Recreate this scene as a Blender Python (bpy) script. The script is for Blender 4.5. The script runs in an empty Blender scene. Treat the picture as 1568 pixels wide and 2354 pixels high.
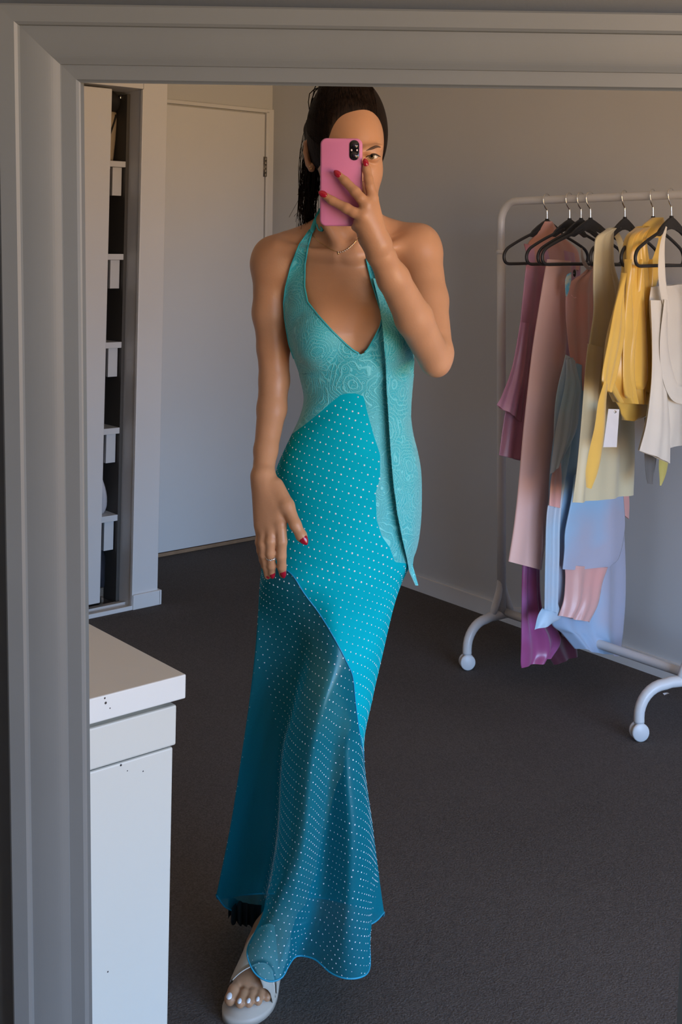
import bpy, bmesh, math, random
import numpy as np
from mathutils import Vector, Matrix
from mathutils.bvhtree import BVHTree
import openvdb
random.seed(7); np.random.seed(7)
scene = bpy.context.scene
COL = scene.collection

# ------------------------------------------------------------------ camera
YAW, PITCH, ROLL = 0.880275, 0.0797568, 0.0081208
FPX, CXP, CYP, CAMZ = 2704.75, 784.0, 363.17, 1.40
PW, PH = 1568.0, 2354.0
Fv = np.array([math.cos(YAW)*math.cos(PITCH), math.sin(YAW)*math.cos(PITCH), math.sin(PITCH)])
R0 = np.array([math.sin(YAW), -math.cos(YAW), 0.0])
U0 = np.cross(R0, Fv)
Rv = math.cos(ROLL)*R0 + math.sin(ROLL)*U0
Uv = -math.sin(ROLL)*R0 + math.cos(ROLL)*U0
CAM = np.array([0.0, 0.0, CAMZ])
cam_data = bpy.data.cameras.new('camera')
cam = bpy.data.objects.new('camera', cam_data); COL.objects.link(cam)
M = Matrix(((Rv[0], Uv[0], -Fv[0], 0), (Rv[1], Uv[1], -Fv[1], 0), (Rv[2], Uv[2], -Fv[2], CAMZ), (0, 0, 0, 1)))
cam.matrix_world = M
cam_data.sensor_fit = 'VERTICAL'; cam_data.sensor_height = 36.0
cam_data.lens = FPX/PH*36.0
cam_data.shift_x = 0.0; cam_data.shift_y = (CYP-PH/2)/PH
cam_data.clip_start = 0.02
scene.camera = cam

# ------------------------------------------------------------------ world, daylight, exposure
world = bpy.data.worlds.new('World'); scene.world = world; world.use_nodes = True
wn = world.node_tree; wn.nodes.clear()
wo = wn.nodes.new('ShaderNodeOutputWorld'); wb = wn.nodes.new('ShaderNodeBackground')
tc = wn.nodes.new('ShaderNodeTexCoord'); sx = wn.nodes.new('ShaderNodeSeparateXYZ')
cr = wn.nodes.new('ShaderNodeValToRGB'); mr = wn.nodes.new('ShaderNodeMapRange')
mr.inputs['From Min'].default_value = -1; mr.inputs['From Max'].default_value = 1
e = cr.color_ramp.elements
e[0].position = 0.0; e[0].color = (0.60, 0.38, 0.19, 1)        # sunlit dry ground outside
e[1].position = 1.0; e[1].color = (0.16, 0.38, 0.95, 1)        # zenith
x = e.new(0.47); x.color = (0.60, 0.38, 0.19, 1)
x = e.new(0.52); x.color = (0.44, 0.65, 0.96, 1)               # horizon sky
wn.links.new(tc.outputs['Generated'], sx.inputs[0]); wn.links.new(sx.outputs['Z'], mr.inputs['Value'])
wn.links.new(mr.outputs[0], cr.inputs[0]); wn.links.new(cr.outputs[0], wb.inputs['Color'])
wb.inputs['Strength'].default_value = 15.6
wn.links.new(wb.outputs[0], wo.inputs['Surface'])
WIN = (-0.1, 2.7, 0.04, 1.85)      # window opening in wall_front: u0,u1,z0,z1
WV = -1.6                          # plane of wall_front
pd = bpy.data.lights.new('window_portal', 'AREA'); pd.shape = 'RECTANGLE'
pd.size = WIN[1]-WIN[0]; pd.size_y = WIN[3]-WIN[2]; pd.cycles.is_portal = True
po = bpy.data.objects.new('window_portal', pd); COL.objects.link(po)
po.location = ((WIN[0]+WIN[1])/2, WV-0.02, (WIN[2]+WIN[3])/2)
po.rotation_euler = (math.radians(-90), 0, math.radians(180))
vs = scene.view_settings
scene.display_settings.display_device = 'sRGB'
vs.view_transform = 'Standard'; vs.look = 'None'; vs.gamma = 1.0; vs.use_curve_mapping = False
vs.exposure = 0.0
scene.cycles.max_bounces = 10; scene.cycles.diffuse_bounces = 7; scene.cycles.transparent_max_bounces = 16
scene.cycles.use_denoising = True
scene.cycles.sample_clamp_indirect = 5.0

# ------------------------------------------------------------------ coordinates
Rh = np.array([math.sin(YAW), -math.cos(YAW), 0.0]); Fh = np.array([math.cos(YAW), math.sin(YAW), 0.0])
def ray(x, y): return Fv + Rv*(x-CXP)/FPX - Uv*(y-CYP)/FPX
def W(L):
    L = np.asarray(L, float)
    return L[..., 0:1]*Rh + L[..., 1:2]*Fh + L[..., 2:3]*np.array([0, 0, 1.0])
def pix(x, y, D):
    d = ray(x, y); p = CAM + d*(D/(d@Fh)); return np.array([p@Rh, D, p[2]])
def on_plane(x, y, p0, n):
    d = ray(x, y); t = ((p0-CAM)@n)/(d@n); return CAM + d*t
def to_px(Pw):
    d = np.asarray(Pw, float)-CAM; z = d@Fv
    return CXP+FPX*(d@Rv)/z, CYP-FPX*(d@Uv)/z
def bx_of(px, yl):   # point on the rail bar (u=RU,z=RZ) whose image column is px
    lo, hi = 1.2, 3.2
    for _ in range(50):
        m = (lo+hi)/2
        if to_px(np.array([RU, m, RZ]))[0] > px: lo = m
        else: hi = m
    return m

# ------------------------------------------------------------------ materials
def lin(c): return tuple((v/255/12.92 if v/255 <= .04045 else ((v/255+.055)/1.055)**2.4) for v in c)
def new_mat(name):
    m = bpy.data.materials.new(name); m.use_nodes = True
    nt = m.node_tree; b = nt.nodes['Principled BSDF']; return m, nt, b
def mat(name, col, rough=.5, var=0.06, scale=6.0, bump=0.0, bscale=200.0, metal=0.0, spec=.5, sss=0.0, aniso=None, sheen=0.0):
    m, nt, b = new_mat(name); N = nt.nodes; Lk = nt.links
    b.inputs['Roughness'].default_value = rough; b.inputs['Metallic'].default_value = metal
    b.inputs['Specular IOR Level'].default_value = spec
    if sheen: b.inputs['Sheen Weight'].default_value = sheen
    if sss:
        b.inputs['Subsurface Weight'].default_value = sss
        b.inputs['Subsurface Radius'].default_value = (.012, .005, .003); b.inputs['Subsurface Scale'].default_value = 1.0
    c = N.new('ShaderNodeTexCoord')
    nz = N.new('ShaderNodeTexNoise'); nz.inputs['Scale'].default_value = scale; nz.inputs['Detail'].default_value = 4
    Lk.new(c.outputs['Object'], nz.inputs['Vector'])
    mp = N.new('ShaderNodeMapRange'); mp.inputs['From Min'].default_value = .3; mp.inputs['From Max'].default_value = .7
    mp.inputs['To Min'].default_value = 1-var; mp.inputs['To Max'].default_value = 1+var
    Lk.new(nz.outputs['Fac'], mp.inputs['Value'])
    mx = N.new('ShaderNodeVectorMath'); mx.operation = 'SCALE'; mx.inputs[0].default_value = col[:3]
    Lk.new(mp.outputs[0], mx.inputs['Scale']); Lk.new(mx.outputs[0], b.inputs['Base Color'])
    if bump:
        n2 = N.new('ShaderNodeTexNoise'); n2.inputs['Scale'].default_value = bscale; n2.inputs['Detail'].default_value = 3
        Lk.new(c.outputs['Object'], n2.inputs['Vector'])
        bp = N.new('ShaderNodeBump'); bp.inputs['Strength'].default_value = bump; bp.inputs['Distance'].default_value = .002
        Lk.new(n2.outputs['Fac'], bp.inputs['Height']); Lk.new(bp.outputs[0], b.inputs['Normal'])
    return m
def add_spots(m, pts, col=(.02, .018, .016)):
    """small chips/marks at fixed places (object space) in an existing simple material"""
    nt = m.node_tree; N = nt.nodes; Lk = nt.links; b = N['Principled BSDF']
    src = b.inputs['Base Color'].links[0].from_socket
    c = N.new('ShaderNodeTexCoord')
    for p, r in pts:
        d = N.new('ShaderNodeVectorMath'); d.operation = 'DISTANCE'; d.inputs[1].default_value = p
        Lk.new(c.outputs['Object'], d.inputs[0])
        l = N.new('ShaderNodeMath'); l.operation = 'LESS_THAN'; l.inputs[1].default_value = r
        Lk.new(d.outputs['Value'], l.inputs[0])
        mx = N.new('ShaderNodeMix'); mx.data_type = 'RGBA'; mx.inputs[7].default_value = (*col, 1)
        Lk.new(l.outputs[0], mx.inputs[0]); Lk.new(src, mx.inputs[6]); src = mx.outputs[2]
    Lk.new(src, b.inputs['Base Color'])

M_wall = mat('wall_paint', (.57, .58, .58), .6, .02, 1.5, .05, 300)
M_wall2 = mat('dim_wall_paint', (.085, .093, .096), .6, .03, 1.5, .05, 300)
M_ceil = mat('ceiling_paint', (.86, .86, .85), .7, .02)
M_trim = mat('white_trim_paint', (.70, .70, .69), .4, .02, 3, .03, 60)
M_frame = mat('shaded_white_frame_paint', (.118, .133, .139), .5, .03, 9, .06, 40)  # white frame, its dim light put into a much darker base colour
M_door = mat('door_paint', (.70, .705, .70), .5, .02, 2)
M_ward = mat('wardrobe_white', (.66, .66, .655), .45, .02, 2)
M_dress_white = mat('dresser_white', (.60, .605, .55), .35, .015, 3)
M_dark = mat('black_cloth', (.012, .011, .011), .8, .2, 20)
M_tan = mat('tan_felt', (.42, .33, .22), .9, .08, 12)
M_wood = mat('raw_timber', (.30, .19, .11), .7, .15, 30)
M_steel = mat('chromed_steel', (.75, .74, .72), .18, .03, 50, metal=1.0)
M_hinge = mat('dull_hinge_metal', (.25, .23, .20), .4, .3, 300, metal=.8)
M_hang = mat('black_hanger_plastic', (.016, .016, .019), .42, .1, 30)
M_rail = mat('white_powder_coat', (.66, .66, .66), .35, .02, 10)
M_caster = mat('white_caster_plastic', (.62, .63, .64), .4, .03)
M_paper = mat('white_card', (.74, .73, .74), .6, .02, 40)
M_skin = mat('skin', (.47, .245, .130), .42, .10, 9, .10, 260, sss=.12, spec=.4)
M_hair = None
M_nail = mat('dark_red_nail_polish', (.30, .006, .022), .12, .03)
M_toenail = mat('white_nail_polish', (.80, .80, .82), .12, .02)
M_gold = mat('gold', (.80, .56, .26), .2, .05, 80, metal=1.0)
M_silver = mat('silver', (.75, .74, .72), .2, .05, 80, metal=1.0)
M_case = mat('pink_silicone_case', (.58, .19, .37), .38, .02, 8)
M_blackgloss = mat('black_glass', (.006, .005, .007), .08, .02)
M_leather = mat('cream_leather', (.56, .50, .42), .45, .05, 25, .05, 300)
M_sole = mat('cream_sole', (.50, .44, .37), .5, .05, 25)
M_brow = mat('brow_hair', (.07, .035, .02), .7, .2, 300)
M_lash = mat('lash', (.012, .009, .008), .6)

def carpet():
    m, nt, b = new_mat('dark_carpet'); N = nt.nodes; Lk = nt.links
    b.inputs['Roughness'].default_value = .95; b.inputs['Specular IOR Level'].default_value = .15
    c = N.new('ShaderNodeTexCoord')
    n1 = N.new('ShaderNodeTexNoise'); n1.inputs['Scale'].default_value = 260; n1.inputs['Detail'].default_value = 5
    n2 = N.new('ShaderNodeTexNoise'); n2.inputs['Scale'].default_value = 1.6; n2.inputs['Detail'].default_value = 3
    n3 = N.new('ShaderNodeTexNoise'); n3.inputs['Scale'].default_value = 22; n3.inputs['Detail'].default_value = 2
    for n in (n1, n2, n3): Lk.new(c.outputs['Object'], n.inputs['Vector'])
    ad = N.new('ShaderNodeMath'); ad.operation = 'MULTIPLY_ADD'; ad.inputs[1].default_value = .25
    Lk.new(n2.outputs['Fac'], ad.inputs[0]); Lk.new(n1.outputs['Fac'], ad.inputs[2])
    r = N.new('ShaderNodeValToRGB'); r.color_ramp.elements[0].position = .38; r.color_ramp.elements[1].position = .85
    r.color_ramp.elements[0].color = (.058, .051, .048, 1); r.color_ramp.elements[1].color = (.125, .113, .106, 1)
    Lk.new(ad.outputs[0], r.inputs[0]); Lk.new(r.outputs[0], b.inputs['Base Color'])
    bp = N.new('ShaderNodeBump'); bp.inputs['Strength'].default_value = .7; bp.inputs['Distance'].default_value = .004
    a2 = N.new('ShaderNodeMath'); a2.operation = 'MULTIPLY_ADD'; a2.inputs[1].default_value = .5
    Lk.new(n3.outputs['Fac'], a2.inputs[0]); Lk.new(n1.outputs['Fac'], a2.inputs[2])
    Lk.new(a2.outputs[0], bp.inputs['Height']); Lk.new(bp.outputs[0], b.inputs['Normal'])
    return m
M_carpet = carpet()

def hair_mat():
    m, nt, b = new_mat('dark_brown_hair'); N = nt.nodes; Lk = nt.links
    b.inputs['Roughness'].default_value = .6; b.inputs['Specular IOR Level'].default_value = .08
    c = N.new('ShaderNodeTexCoord'); mp = N.new('ShaderNodeMapping'); mp.inputs['Scale'].default_value = (150, 150, 12)
    Lk.new(c.outputs['Object'], mp.inputs[0])
    n = N.new('ShaderNodeTexNoise'); n.inputs['Scale'].default_value = 2.0; n.inputs['Detail'].default_value = 4
    Lk.new(mp.outputs[0], n.inputs['Vector'])
    r = N.new('ShaderNodeValToRGB'); r.color_ramp.elements[0].position = .35; r.color_ramp.elements[1].position = .75
    r.color_ramp.elements[0].color = (.005, .003, .0022, 1); r.color_ramp.elements[1].color = (.020, .011, .007, 1)
    Lk.new(n.outputs['Fac'], r.inputs[0]); Lk.new(r.outputs[0], b.inputs['Base Color'])
    bp = N.new('ShaderNodeBump'); bp.inputs['Strength'].default_value = .6; bp.inputs['Distance'].default_value = .002
    Lk.new(n.outputs['Fac'], bp.inputs['Height']); Lk.new(bp.outputs[0], b.inputs['Normal'])
    return m
M_hair = hair_mat()

def satin(name, c1, c2=None, scale=5.0, rough=.38, zgrad=None, sheen=.3, metal=0.0, spec=.5):
    """satin cloth; optional dyed second colour in cloudy patches"""
    m, nt, b = new_mat(name); N = nt.nodes; Lk = nt.links
    b.inputs['Roughness'].default_value = rough; b.inputs['Sheen Weight'].default_value = sheen
    b.inputs['Specular IOR Level'].default_value = spec
    c = N.new('ShaderNodeTexCoord')
    n = N.new('ShaderNodeTexNoise'); n.inputs['Scale'].default_value = scale; n.inputs['Detail'].default_value = 2
    Lk.new(c.outputs['Object'], n.inputs['Vector'])
    r = N.new('ShaderNodeValToRGB')
    if c2 is None: c2 = tuple(v*.9 for v in c1)
    r.color_ramp.elements[0].position = .42; r.color_ramp.elements[1].position = .60
    r.color_ramp.elements[0].color = (*c2, 1); r.color_ramp.elements[1].color = (*c1, 1)
    Lk.new(n.outputs['Fac'], r.inputs[0]); Lk.new(r.outputs[0], b.inputs['Base Color'])
    n2 = N.new('ShaderNodeTexNoise'); n2.inputs['Scale'].default_value = 500
    Lk.new(c.outputs['Object'], n2.inputs['Vector'])
    bp = N.new('ShaderNodeBump'); bp.inputs['Strength'].default_value = .08; bp.inputs['Distance'].default_value = .001
    Lk.new(n2.outputs['Fac'], bp.inputs['Height']); Lk.new(bp.outputs[0], b.inputs['Normal'])
    return m

def paisley(name, base, line):
    """raised swirling cord-lace lines on mesh"""
    m, nt, b = new_mat(name); N = nt.nodes; Lk = nt.links
    b.inputs['Roughness'].default_value = .5; b.inputs['Sheen Weight'].default_value = .25
    c = N.new('ShaderNodeTexCoord')
    dn = N.new('ShaderNodeTexNoise'); dn.inputs['Scale'].default_value = 22; dn.inputs['Detail'].default_value = 1
    Lk.new(c.outputs['Object'], dn.inputs['Vector'])
    sc = N.new('ShaderNodeVectorMath'); sc.operation = 'SCALE'; sc.inputs['Scale'].default_value = .03
    Lk.new(dn.outputs['Color'], sc.inputs[0])
    av = N.new('ShaderNodeVectorMath'); av.operation = 'ADD'
    Lk.new(c.outputs['Object'], av.inputs[0]); Lk.new(sc.outputs[0], av.inputs[1])
    v = N.new('ShaderNodeTexVoronoi'); v.inputs['Scale'].default_value = 52
    Lk.new(av.outputs[0], v.inputs['Vector'])
    def wave(src, freq):
        a = N.new('ShaderNodeMath'); a.operation = 'MULTIPLY'; a.inputs[1].default_value = freq; Lk.new(src, a.inputs[0])
        s = N.new('ShaderNodeMath'); s.operation = 'SINE'; Lk.new(a.outputs[0], s.inputs[0]); return s.outputs[0]
    w1 = wave(v.outputs['Distance'], 34.0)
    v2 = N.new('ShaderNodeTexVoronoi'); v2.inputs['Scale'].default_value = 14
    Lk.new(av.outputs[0], v2.inputs['Vector'])
    w2 = wave(v2.outputs['Distance'], 88.0)
    mx = N.new('ShaderNodeMath'); mx.operation = 'MAXIMUM'; Lk.new(w1, mx.inputs[0]); Lk.new(w2, mx.inputs[1])
    mr = N.new('ShaderNodeMapRange'); mr.inputs['From Min'].default_value = .45; mr.inputs['From Max'].default_value = 1.0
    Lk.new(mx.outputs[0], mr.inputs['Value'])
    r = N.new('ShaderNodeMix'); r.data_type = 'RGBA'; r.inputs[6].default_value = (*base, 1); r.inputs[7].default_value = (*line, 1)
    Lk.new(mr.outputs[0], r.inputs[0]); Lk.new(r.outputs[2], b.inputs['Base Color'])
    bp = N.new('ShaderNodeBump'); bp.inputs['Strength'].default_value = .55; bp.inputs['Distance'].default_value = .0015
    Lk.new(mr.outputs[0], bp.inputs['Height']); Lk.new(bp.outputs[0], b.inputs['Normal'])
    return m

def sheer(name, col, alpha):
    m, nt, b = new_mat(name); N = nt.nodes; Lk = nt.links; N.remove(b)
    out = N['Material Output']
    tr = N.new('ShaderNodeBsdfTransparent'); tr.inputs[0].default_value = (.50, .92, .95, 1)
    d = N.new('ShaderNodeBsdfDiffuse'); t = N.new('ShaderNodeBsdfTranslucent')
    c = N.new('ShaderNodeTexCoord'); n = N.new('ShaderNodeTexNoise'); n.inputs['Scale'].default_value = 420
    Lk.new(c.outputs['Object'], n.inputs['Vector'])
    r = N.new('ShaderNodeValToRGB'); r.color_ramp.elements[0].color = (*[v*.85 for v in col], 1); r.color_ramp.elements[1].color = (*[min(1, v*1.15) for v in col], 1)
    Lk.new(n.outputs['Fac'], r.inputs[0]); Lk.new(r.outputs[0], d.inputs[0]); Lk.new(r.outputs[0], t.inputs[0])
    g = N.new('ShaderNodeBsdfGlossy'); g.inputs['Roughness'].default_value = .35; g.inputs[0].default_value = (.35, .6, .7, 1)
    a = N.new('ShaderNodeMixShader'); a.inputs[0].default_value = .35; Lk.new(d.outputs[0], a.inputs[1]); Lk.new(t.outputs[0], a.inputs[2])
    g2 = N.new('ShaderNodeMixShader'); g2.inputs[0].default_value = .10; Lk.new(a.outputs[0], g2.inputs[1]); Lk.new(g.outputs[0], g2.inputs[2])
    mx = N.new('ShaderNodeMixShader')
    lw = N.new('ShaderNodeLayerWeight'); lw.inputs['Blend'].default_value = .35
    ma = N.new('ShaderNodeMath'); ma.operation = 'MULTIPLY_ADD'; ma.inputs[1].default_value = (1-alpha)*.9; ma.inputs[2].default_value = alpha; ma.use_clamp = True
    Lk.new(lw.outputs['Facing'], ma.inputs[0]); Lk.new(ma.outputs[0], mx.inputs[0])
    Lk.new(tr.outputs[0], mx.inputs[1]); Lk.new(g2.outputs[0], mx.inputs[2]); Lk.new(mx.outputs[0], out.inputs['Surface'])
    return m

# ------------------------------------------------------------------ object helpers
ROOT = {}
def root(name, loc, rz=0.0, label=None, cat=None, group=None, kind=None):
    o = bpy.data.objects.new(name, None); COL.objects.link(o); o.empty_display_size = .05
    o.location = loc; o.rotation_euler = (0, 0, rz)
    ROOT[o.name] = Matrix.Translation(Vector(loc)) @ Matrix.Rotation(rz, 4, 'Z')
    setp(o, label, cat, group, kind); return o
def setp(o, label=None, cat=None, group=None, kind=None):
    if label: o['label'] = label
    if cat: o['category'] = cat
    if group: o['group'] = group
    if kind: o['kind'] = kind
    return o
def matrix_of(o):
    while o.parent is not None: o = o.parent
    return ROOT.get(o.name, Matrix.Identity(4))
def mk(name, V, F, m, parent=None, smooth=True, label=None, cat=None, group=None, kind=None, base=None):
    """V in world coordinates"""
    V = np.asarray(V, float)
    if parent is not None: Mi = matrix_of(parent).inverted()
    else:
        if base is None: base = ((V[:, 0].min()+V[:, 0].max())/2, (V[:, 1].min()+V[:, 1].max())/2, V[:, 2].min())
        Mw = Matrix.Translation(Vector(base)); Mi = Mw.inverted()
    A = np.array(Mi)
    Vl = V@A[:3, :3].T + A[:3, 3]
    me = bpy.data.meshes.new(name)
    me.from_pydata(Vl.tolist(), [], [tuple(int(i) for i in f) for f in F] if not isinstance(F, np.ndarray) else F.tolist())
    me.update()
    if smooth: me.polygons.foreach_set('use_smooth', [True]*len(me.polygons))
    o = bpy.data.objects.new(name, me); COL.objects.link(o)
    if m is not None:
        for q in (m if isinstance(m, (list, tuple)) else [m]): me.materials.append(q)
    if parent is not None: o.parent = parent
    else:
        o.location = base; ROOT[o.name] = Mw
    setp(o, label, cat, group, kind); return o
def join(*parts):
    V = []; F = []; n = 0
    for v, f in parts:
        V.append(np.asarray(v, float)); F += [tuple(i+n for i in q) for q in f]; n += len(v)
    return np.vstack(V), F
def box(u0, u1, v0, v1, z0, z1, bev=0.0):
    bm = bmesh.new(); bmesh.ops.create_cube(bm, size=1.0)
    for v in bm.verts:
        v.co = Vector((u0+(v.co.x+.5)*(u1-u0), v0+(v.co.y+.5)*(v1-v0), z0+(v.co.z+.5)*(z1-z0)))
    if bev: bmesh.ops.bevel(bm, geom=bm.edges[:], offset=bev, segments=2, profile=.5, affect='EDGES')
    V = np.array([v.co[:] for v in bm.verts]); bm.verts.index_update()
    F = [tuple(v.index for v in f.verts) for f in bm.faces]; bm.free(); return V, F
def catmull(P, n):
    P = np.asarray(P, float); K = len(P)
    t = np.linspace(0, K-1, n); i = np.clip(t.astype(int), 0, K-2); f = (t-i)[:, None] if P.ndim > 1 else t-i
    g = lambda j: P[np.clip(j, 0, K-1)]
    p0 = np.where((i == 0)[:, None], 2*P[0]-P[1], g(i-1)); p1 = g(i); p2 = g(i+1)
    p3 = np.where((i == K-2)[:, None], 2*P[-1]-P[-2], g(i+2))
    return .5*(2*p1+(p2-p0)*f+(2*p0-5*p1+4*p2-p3)*f*f+(3*p1-p0-3*p2+p3)*f**3)
def tube(P, r, n=10, cap=True, flat=1.0, up=None):
    """sweep along points; r scalar or per point; flat scales the section along the second axis"""
    P = np.asarray(P, float); K = len(P); r = np.broadcast_to(np.asarray(r, float), (K,))
    T = np.gradient(P, axis=0); T /= np.linalg.norm(T, axis=1)[:, None]+1e-12
    a = np.array(up, float) if up is not None else (np.array([0, 0, 1.]) if abs(T[0, 2]) < .9 else np.array([1., 0, 0]))
    V = []; 
    for k in range(K):
        a = a - T[k]*(a@T[k]); a /= np.linalg.norm(a)+1e-12; b = np.cross(T[k], a)
        th = np.arange(n)/n*2*math.pi
        V.append(P[k]+r[k]*(np.cos(th)[:, None]*a*flat+np.sin(th)[:, None]*b))
    V = np.vstack(V); F = []
    for k in range(K-1):
        for j in range(n):
            j2 = (j+1) % n; F.append((k*n+j, k*n+j2, (k+1)*n+j2, (k+1)*n+j))
    if cap: F.append(tuple(range(n))[::-1]); F.append(tuple(range((K-1)*n, K*n)))
    return V, F
def ball(c, r, nu=12, nv=8, ax=None):
    """ellipsoid; r scalar or 3; ax optional 3x3 axes rows"""
    r = np.broadcast_to(np.asarray(r, float), (3,)); ax = np.eye(3) if ax is None else np.asarray(ax, float)
    V = [np.array([0, 0, 1.])]
    for i in range(1, nv):
        t = math.pi*i/nv
        for j in range(nu): V.append(np.array([math.sin(t)*math.cos(2*math.pi*j/nu), math.sin(t)*math.sin(2*math.pi*j/nu), math.cos(t)]))
    V.append(np.array([0, 0, -1.])); F = []
    for j in range(nu): F.append((0, 1+j, 1+(j+1) % nu))
    for i in range(nv-2):
        for j in range(nu):
            a = 1+i*nu+j; b = 1+i*nu+(j+1) % nu; F.append((a, a+nu, b+nu, b))
    L = len(V)-1
    for j in range(nu): F.append((L, 1+(nv-2)*nu+(j+1) % nu, 1+(nv-2)*nu+j))
    V = (np.array(V)*r)@ax + np.asarray(c, float); return V, F
def gridF(nr, nc, closed=False):
    F = []
    for i in range(nr-1):
        for j in range(nc if closed else nc-1):
            j2 = (j+1) % nc; F.append((i*nc+j, i*nc+j2, (i+1)*nc+j2, (i+1)*nc+j))
    return F
def cyl(c, axis, r, h, n=24, bev=.002):
    axis = np.asarray(axis, float)/np.linalg.norm(axis); c = np.asarray(c, float)
    prof = [(-h/2, r-bev), (-h/2+bev, r), (h/2-bev, r), (h/2, r-bev)]
    return tube([c+axis*p[0] for p in prof], [p[1] for p in prof], n, True)
def structure(name, V, F, m, parent=None, smooth=False):
    o = mk(name, V, F, m, parent, smooth)
    if parent is None: o['kind'] = 'structure'
    return o

# ================================================================== ROOM
VB = 4.792                              # plane of the door wall
def wr(v): return 3.405+(v-2.34)*(.10/2.45)   # the wall behind the rail
U0w, V0w, HC = -1.6, WV, 2.55
structure('floor', *box(U0w-.1, 3.75, V0w-.1, VB+.15, -.06, 0), M_carpet)
structure('ceiling', *box(U0w-.1, 3.75, V0w-.1, VB+.15, HC, HC+.06), M_ceil)
structure('wall_back', *box(U0w-.1, 3.7, VB, VB+.12, 0, HC), M_wall)
structure('wall_left', *box(U0w-.12, U0w, V0w, VB, 0, HC), M_wall)
V, F = box(0, 1, V0w, VB, 0, HC)
V = V.copy()
for p in V: p[0] = wr(p[1]) + p[0]*.15
structure('wall_right', V, F, M_wall)
f = [box(U0w-.1, WIN[0], WV-.14, WV, 0, HC), box(WIN[1], 3.5, WV-.14, WV, 0, HC), box(WIN[0], WIN[1], WV-.14, WV, 0, WIN[2]), box(WIN[0], WIN[1], WV-.14, WV, WIN[3], HC)]
structure('wall_front', *join(*f), M_wall)
w = root('window_1', ((WIN[0]+WIN[1])/2, WV-.07, WIN[2]), 0, None, None, None, 'structure')
mk('window_frame', *join(box(WIN[0], WIN[1], WV-.10, WV-.04, WIN[2], WIN[2]+.05, .004), box(WIN[0], WIN[1], WV-.10, WV-.04, WIN[3]-.05, WIN[3], .004),
   box(WIN[0], WIN[0]+.05, WV-.10, WV-.04, WIN[2], WIN[3], .004), box(WIN[1]-.05, WIN[1], WV-.10, WV-.04, WIN[2], WIN[3], .004)), M_trim, w, False)
mk('mullion', *box((WIN[0]+WIN[1])/2-.02, (WIN[0]+WIN[1])/2+.02, WV-.09, WV-.05, WIN[2]+.05, WIN[3]-.05, .003), M_trim, w, False)
# skirting along the right wall
V, F = box(0, 1, V0w, VB, 0, .060, .0)
V = V.copy()
for p in V: p[0] = wr(p[1]) - .013*(1-p[0])
structure('baseboard_right', V, F, M_trim)

# ---- door in the back wall
dr = root('door_1', (3.02, VB, 0), 0, None, None, None, 'structure')
mk('door_leaf', *box(2.56, 3.445, VB-.022, VB-.002, .020, 2.086, .002), M_door, dr, False)
mk('threshold', *box(2.54, 3.46, VB-.020, VB, 0.0, .016, .002), M_wood, dr, False, label='bare timber threshold strip under the door')
mk('door_jamb', *box(3.452, 3.470, VB-.026, VB, 0, 2.10, .002), M_trim, dr, False)
mk('door_jamb', *box(2.530, 2.553, VB-.026, VB, 0, 2.10, .002), M_trim, dr, False)
mk('door_head', *box(2.53, 3.470, VB-.026, VB, 2.094, 2.112, .002), M_trim, dr, False)
hz = on_plane(617, 385, np.array([0, VB, 0.]), np.array([0, 1., 0]))[2]
hp = [cyl((3.447, VB-.028, hz+(k-2)*.020), (0, 0, 1), .0065, .019, 10, .001) for k in range(5)]
mk('hinge', *join(*hp, box(3.437, 3.457, VB-.026, VB-.0215, hz-.05, hz+.05)), M_hinge, dr, True, label='dark metal door hinge')
structure('trim_1', *box(3.472, wr(VB)+.01, VB-.014, VB, 0, 2.115, .002), M_trim)

# ================================================================== WARDROBE
VF = 4.156
wd = root('wardrobe', (1.3, VF+.3, 0), 0, 'built-in white wardrobe with its sliding door left open a crack beside the closed door', 'wardrobe')
mk('side_panel', *box(2.395, 2.506, VF, VB-.03, 0.0, HC-.002, .002), M_ward, wd, False)
mk('skirting', *join(box(2.390, 2.512, VF-.012, VF-.0005, 0, .056, .002), box(2.5065, 2.518, VF-.012, VB-.03, 0, .056, .002)), M_trim, wd, False)
mk('jamb_strip', *box(2.3885, 2.394, VF-.004, VF+.012, 0, 2.05, .001), M_trim, wd, False)
mk('header', *box(U0w+.01, 2.394, VF+.001, VF+.15, 2.052, HC-.002, .002), M_ward, wd, False)
dp = mk('sliding_door', *box(1.02, 2.262, VF+.018, VF+.052, .044, 2.042, .003), M_ward, wd, False)
mk('sliding_door', *box(-.45, 1.06, VF+.070, VF+.100, .044, 2.042, .003), M_ward, wd, False)
mk('bottom_track', *join(box(U0w+.01, 2.394, VF-.006, VF+.004, 0, .016, .001), box(U0w+.01, 2.394, VF+.004, VF+.115, 0, .006),
    box(U0w+.01, 2.394, VF+.055, VF+.065, .006, .016, .001)), M_trim, wd, False)
mk('roller', *join(cyl((2.31, VF+.105, .028), (1, 0, 0), .018, .012, 14), box(2.30, 2.32, VF+.098, VF+.112, .020, .075, .002)), M_hinge, wd, False)
M_in = mat('wardrobe_inside_shade', (.075, .068, .060), .7)  # shade behind the sliding door put into the colour of the inside
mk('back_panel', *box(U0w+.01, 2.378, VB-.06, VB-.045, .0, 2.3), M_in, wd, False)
mk('shade_panel', *box(2.380, 2.3945, VF+.108, VB-.045, .0, 2.04), M_in, wd, False, label='added dark panel standing in for shade in the shelf compartments')  # added panel, its dark colour stands in for shade between the shelves
for zz in (1.762, 1.385, 1.031, .690, .347):
    s = mk('shelf', *box(.3, 2.379, VF+.106, VB-.07, zz-.024, zz, .0015), M_ward, wd, False)
    mk('shelf_support', *box(2.332, 2.374, VF+.128, VF+.146, zz-.140, zz-.0245, .001), M_ward, s, False)
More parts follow.
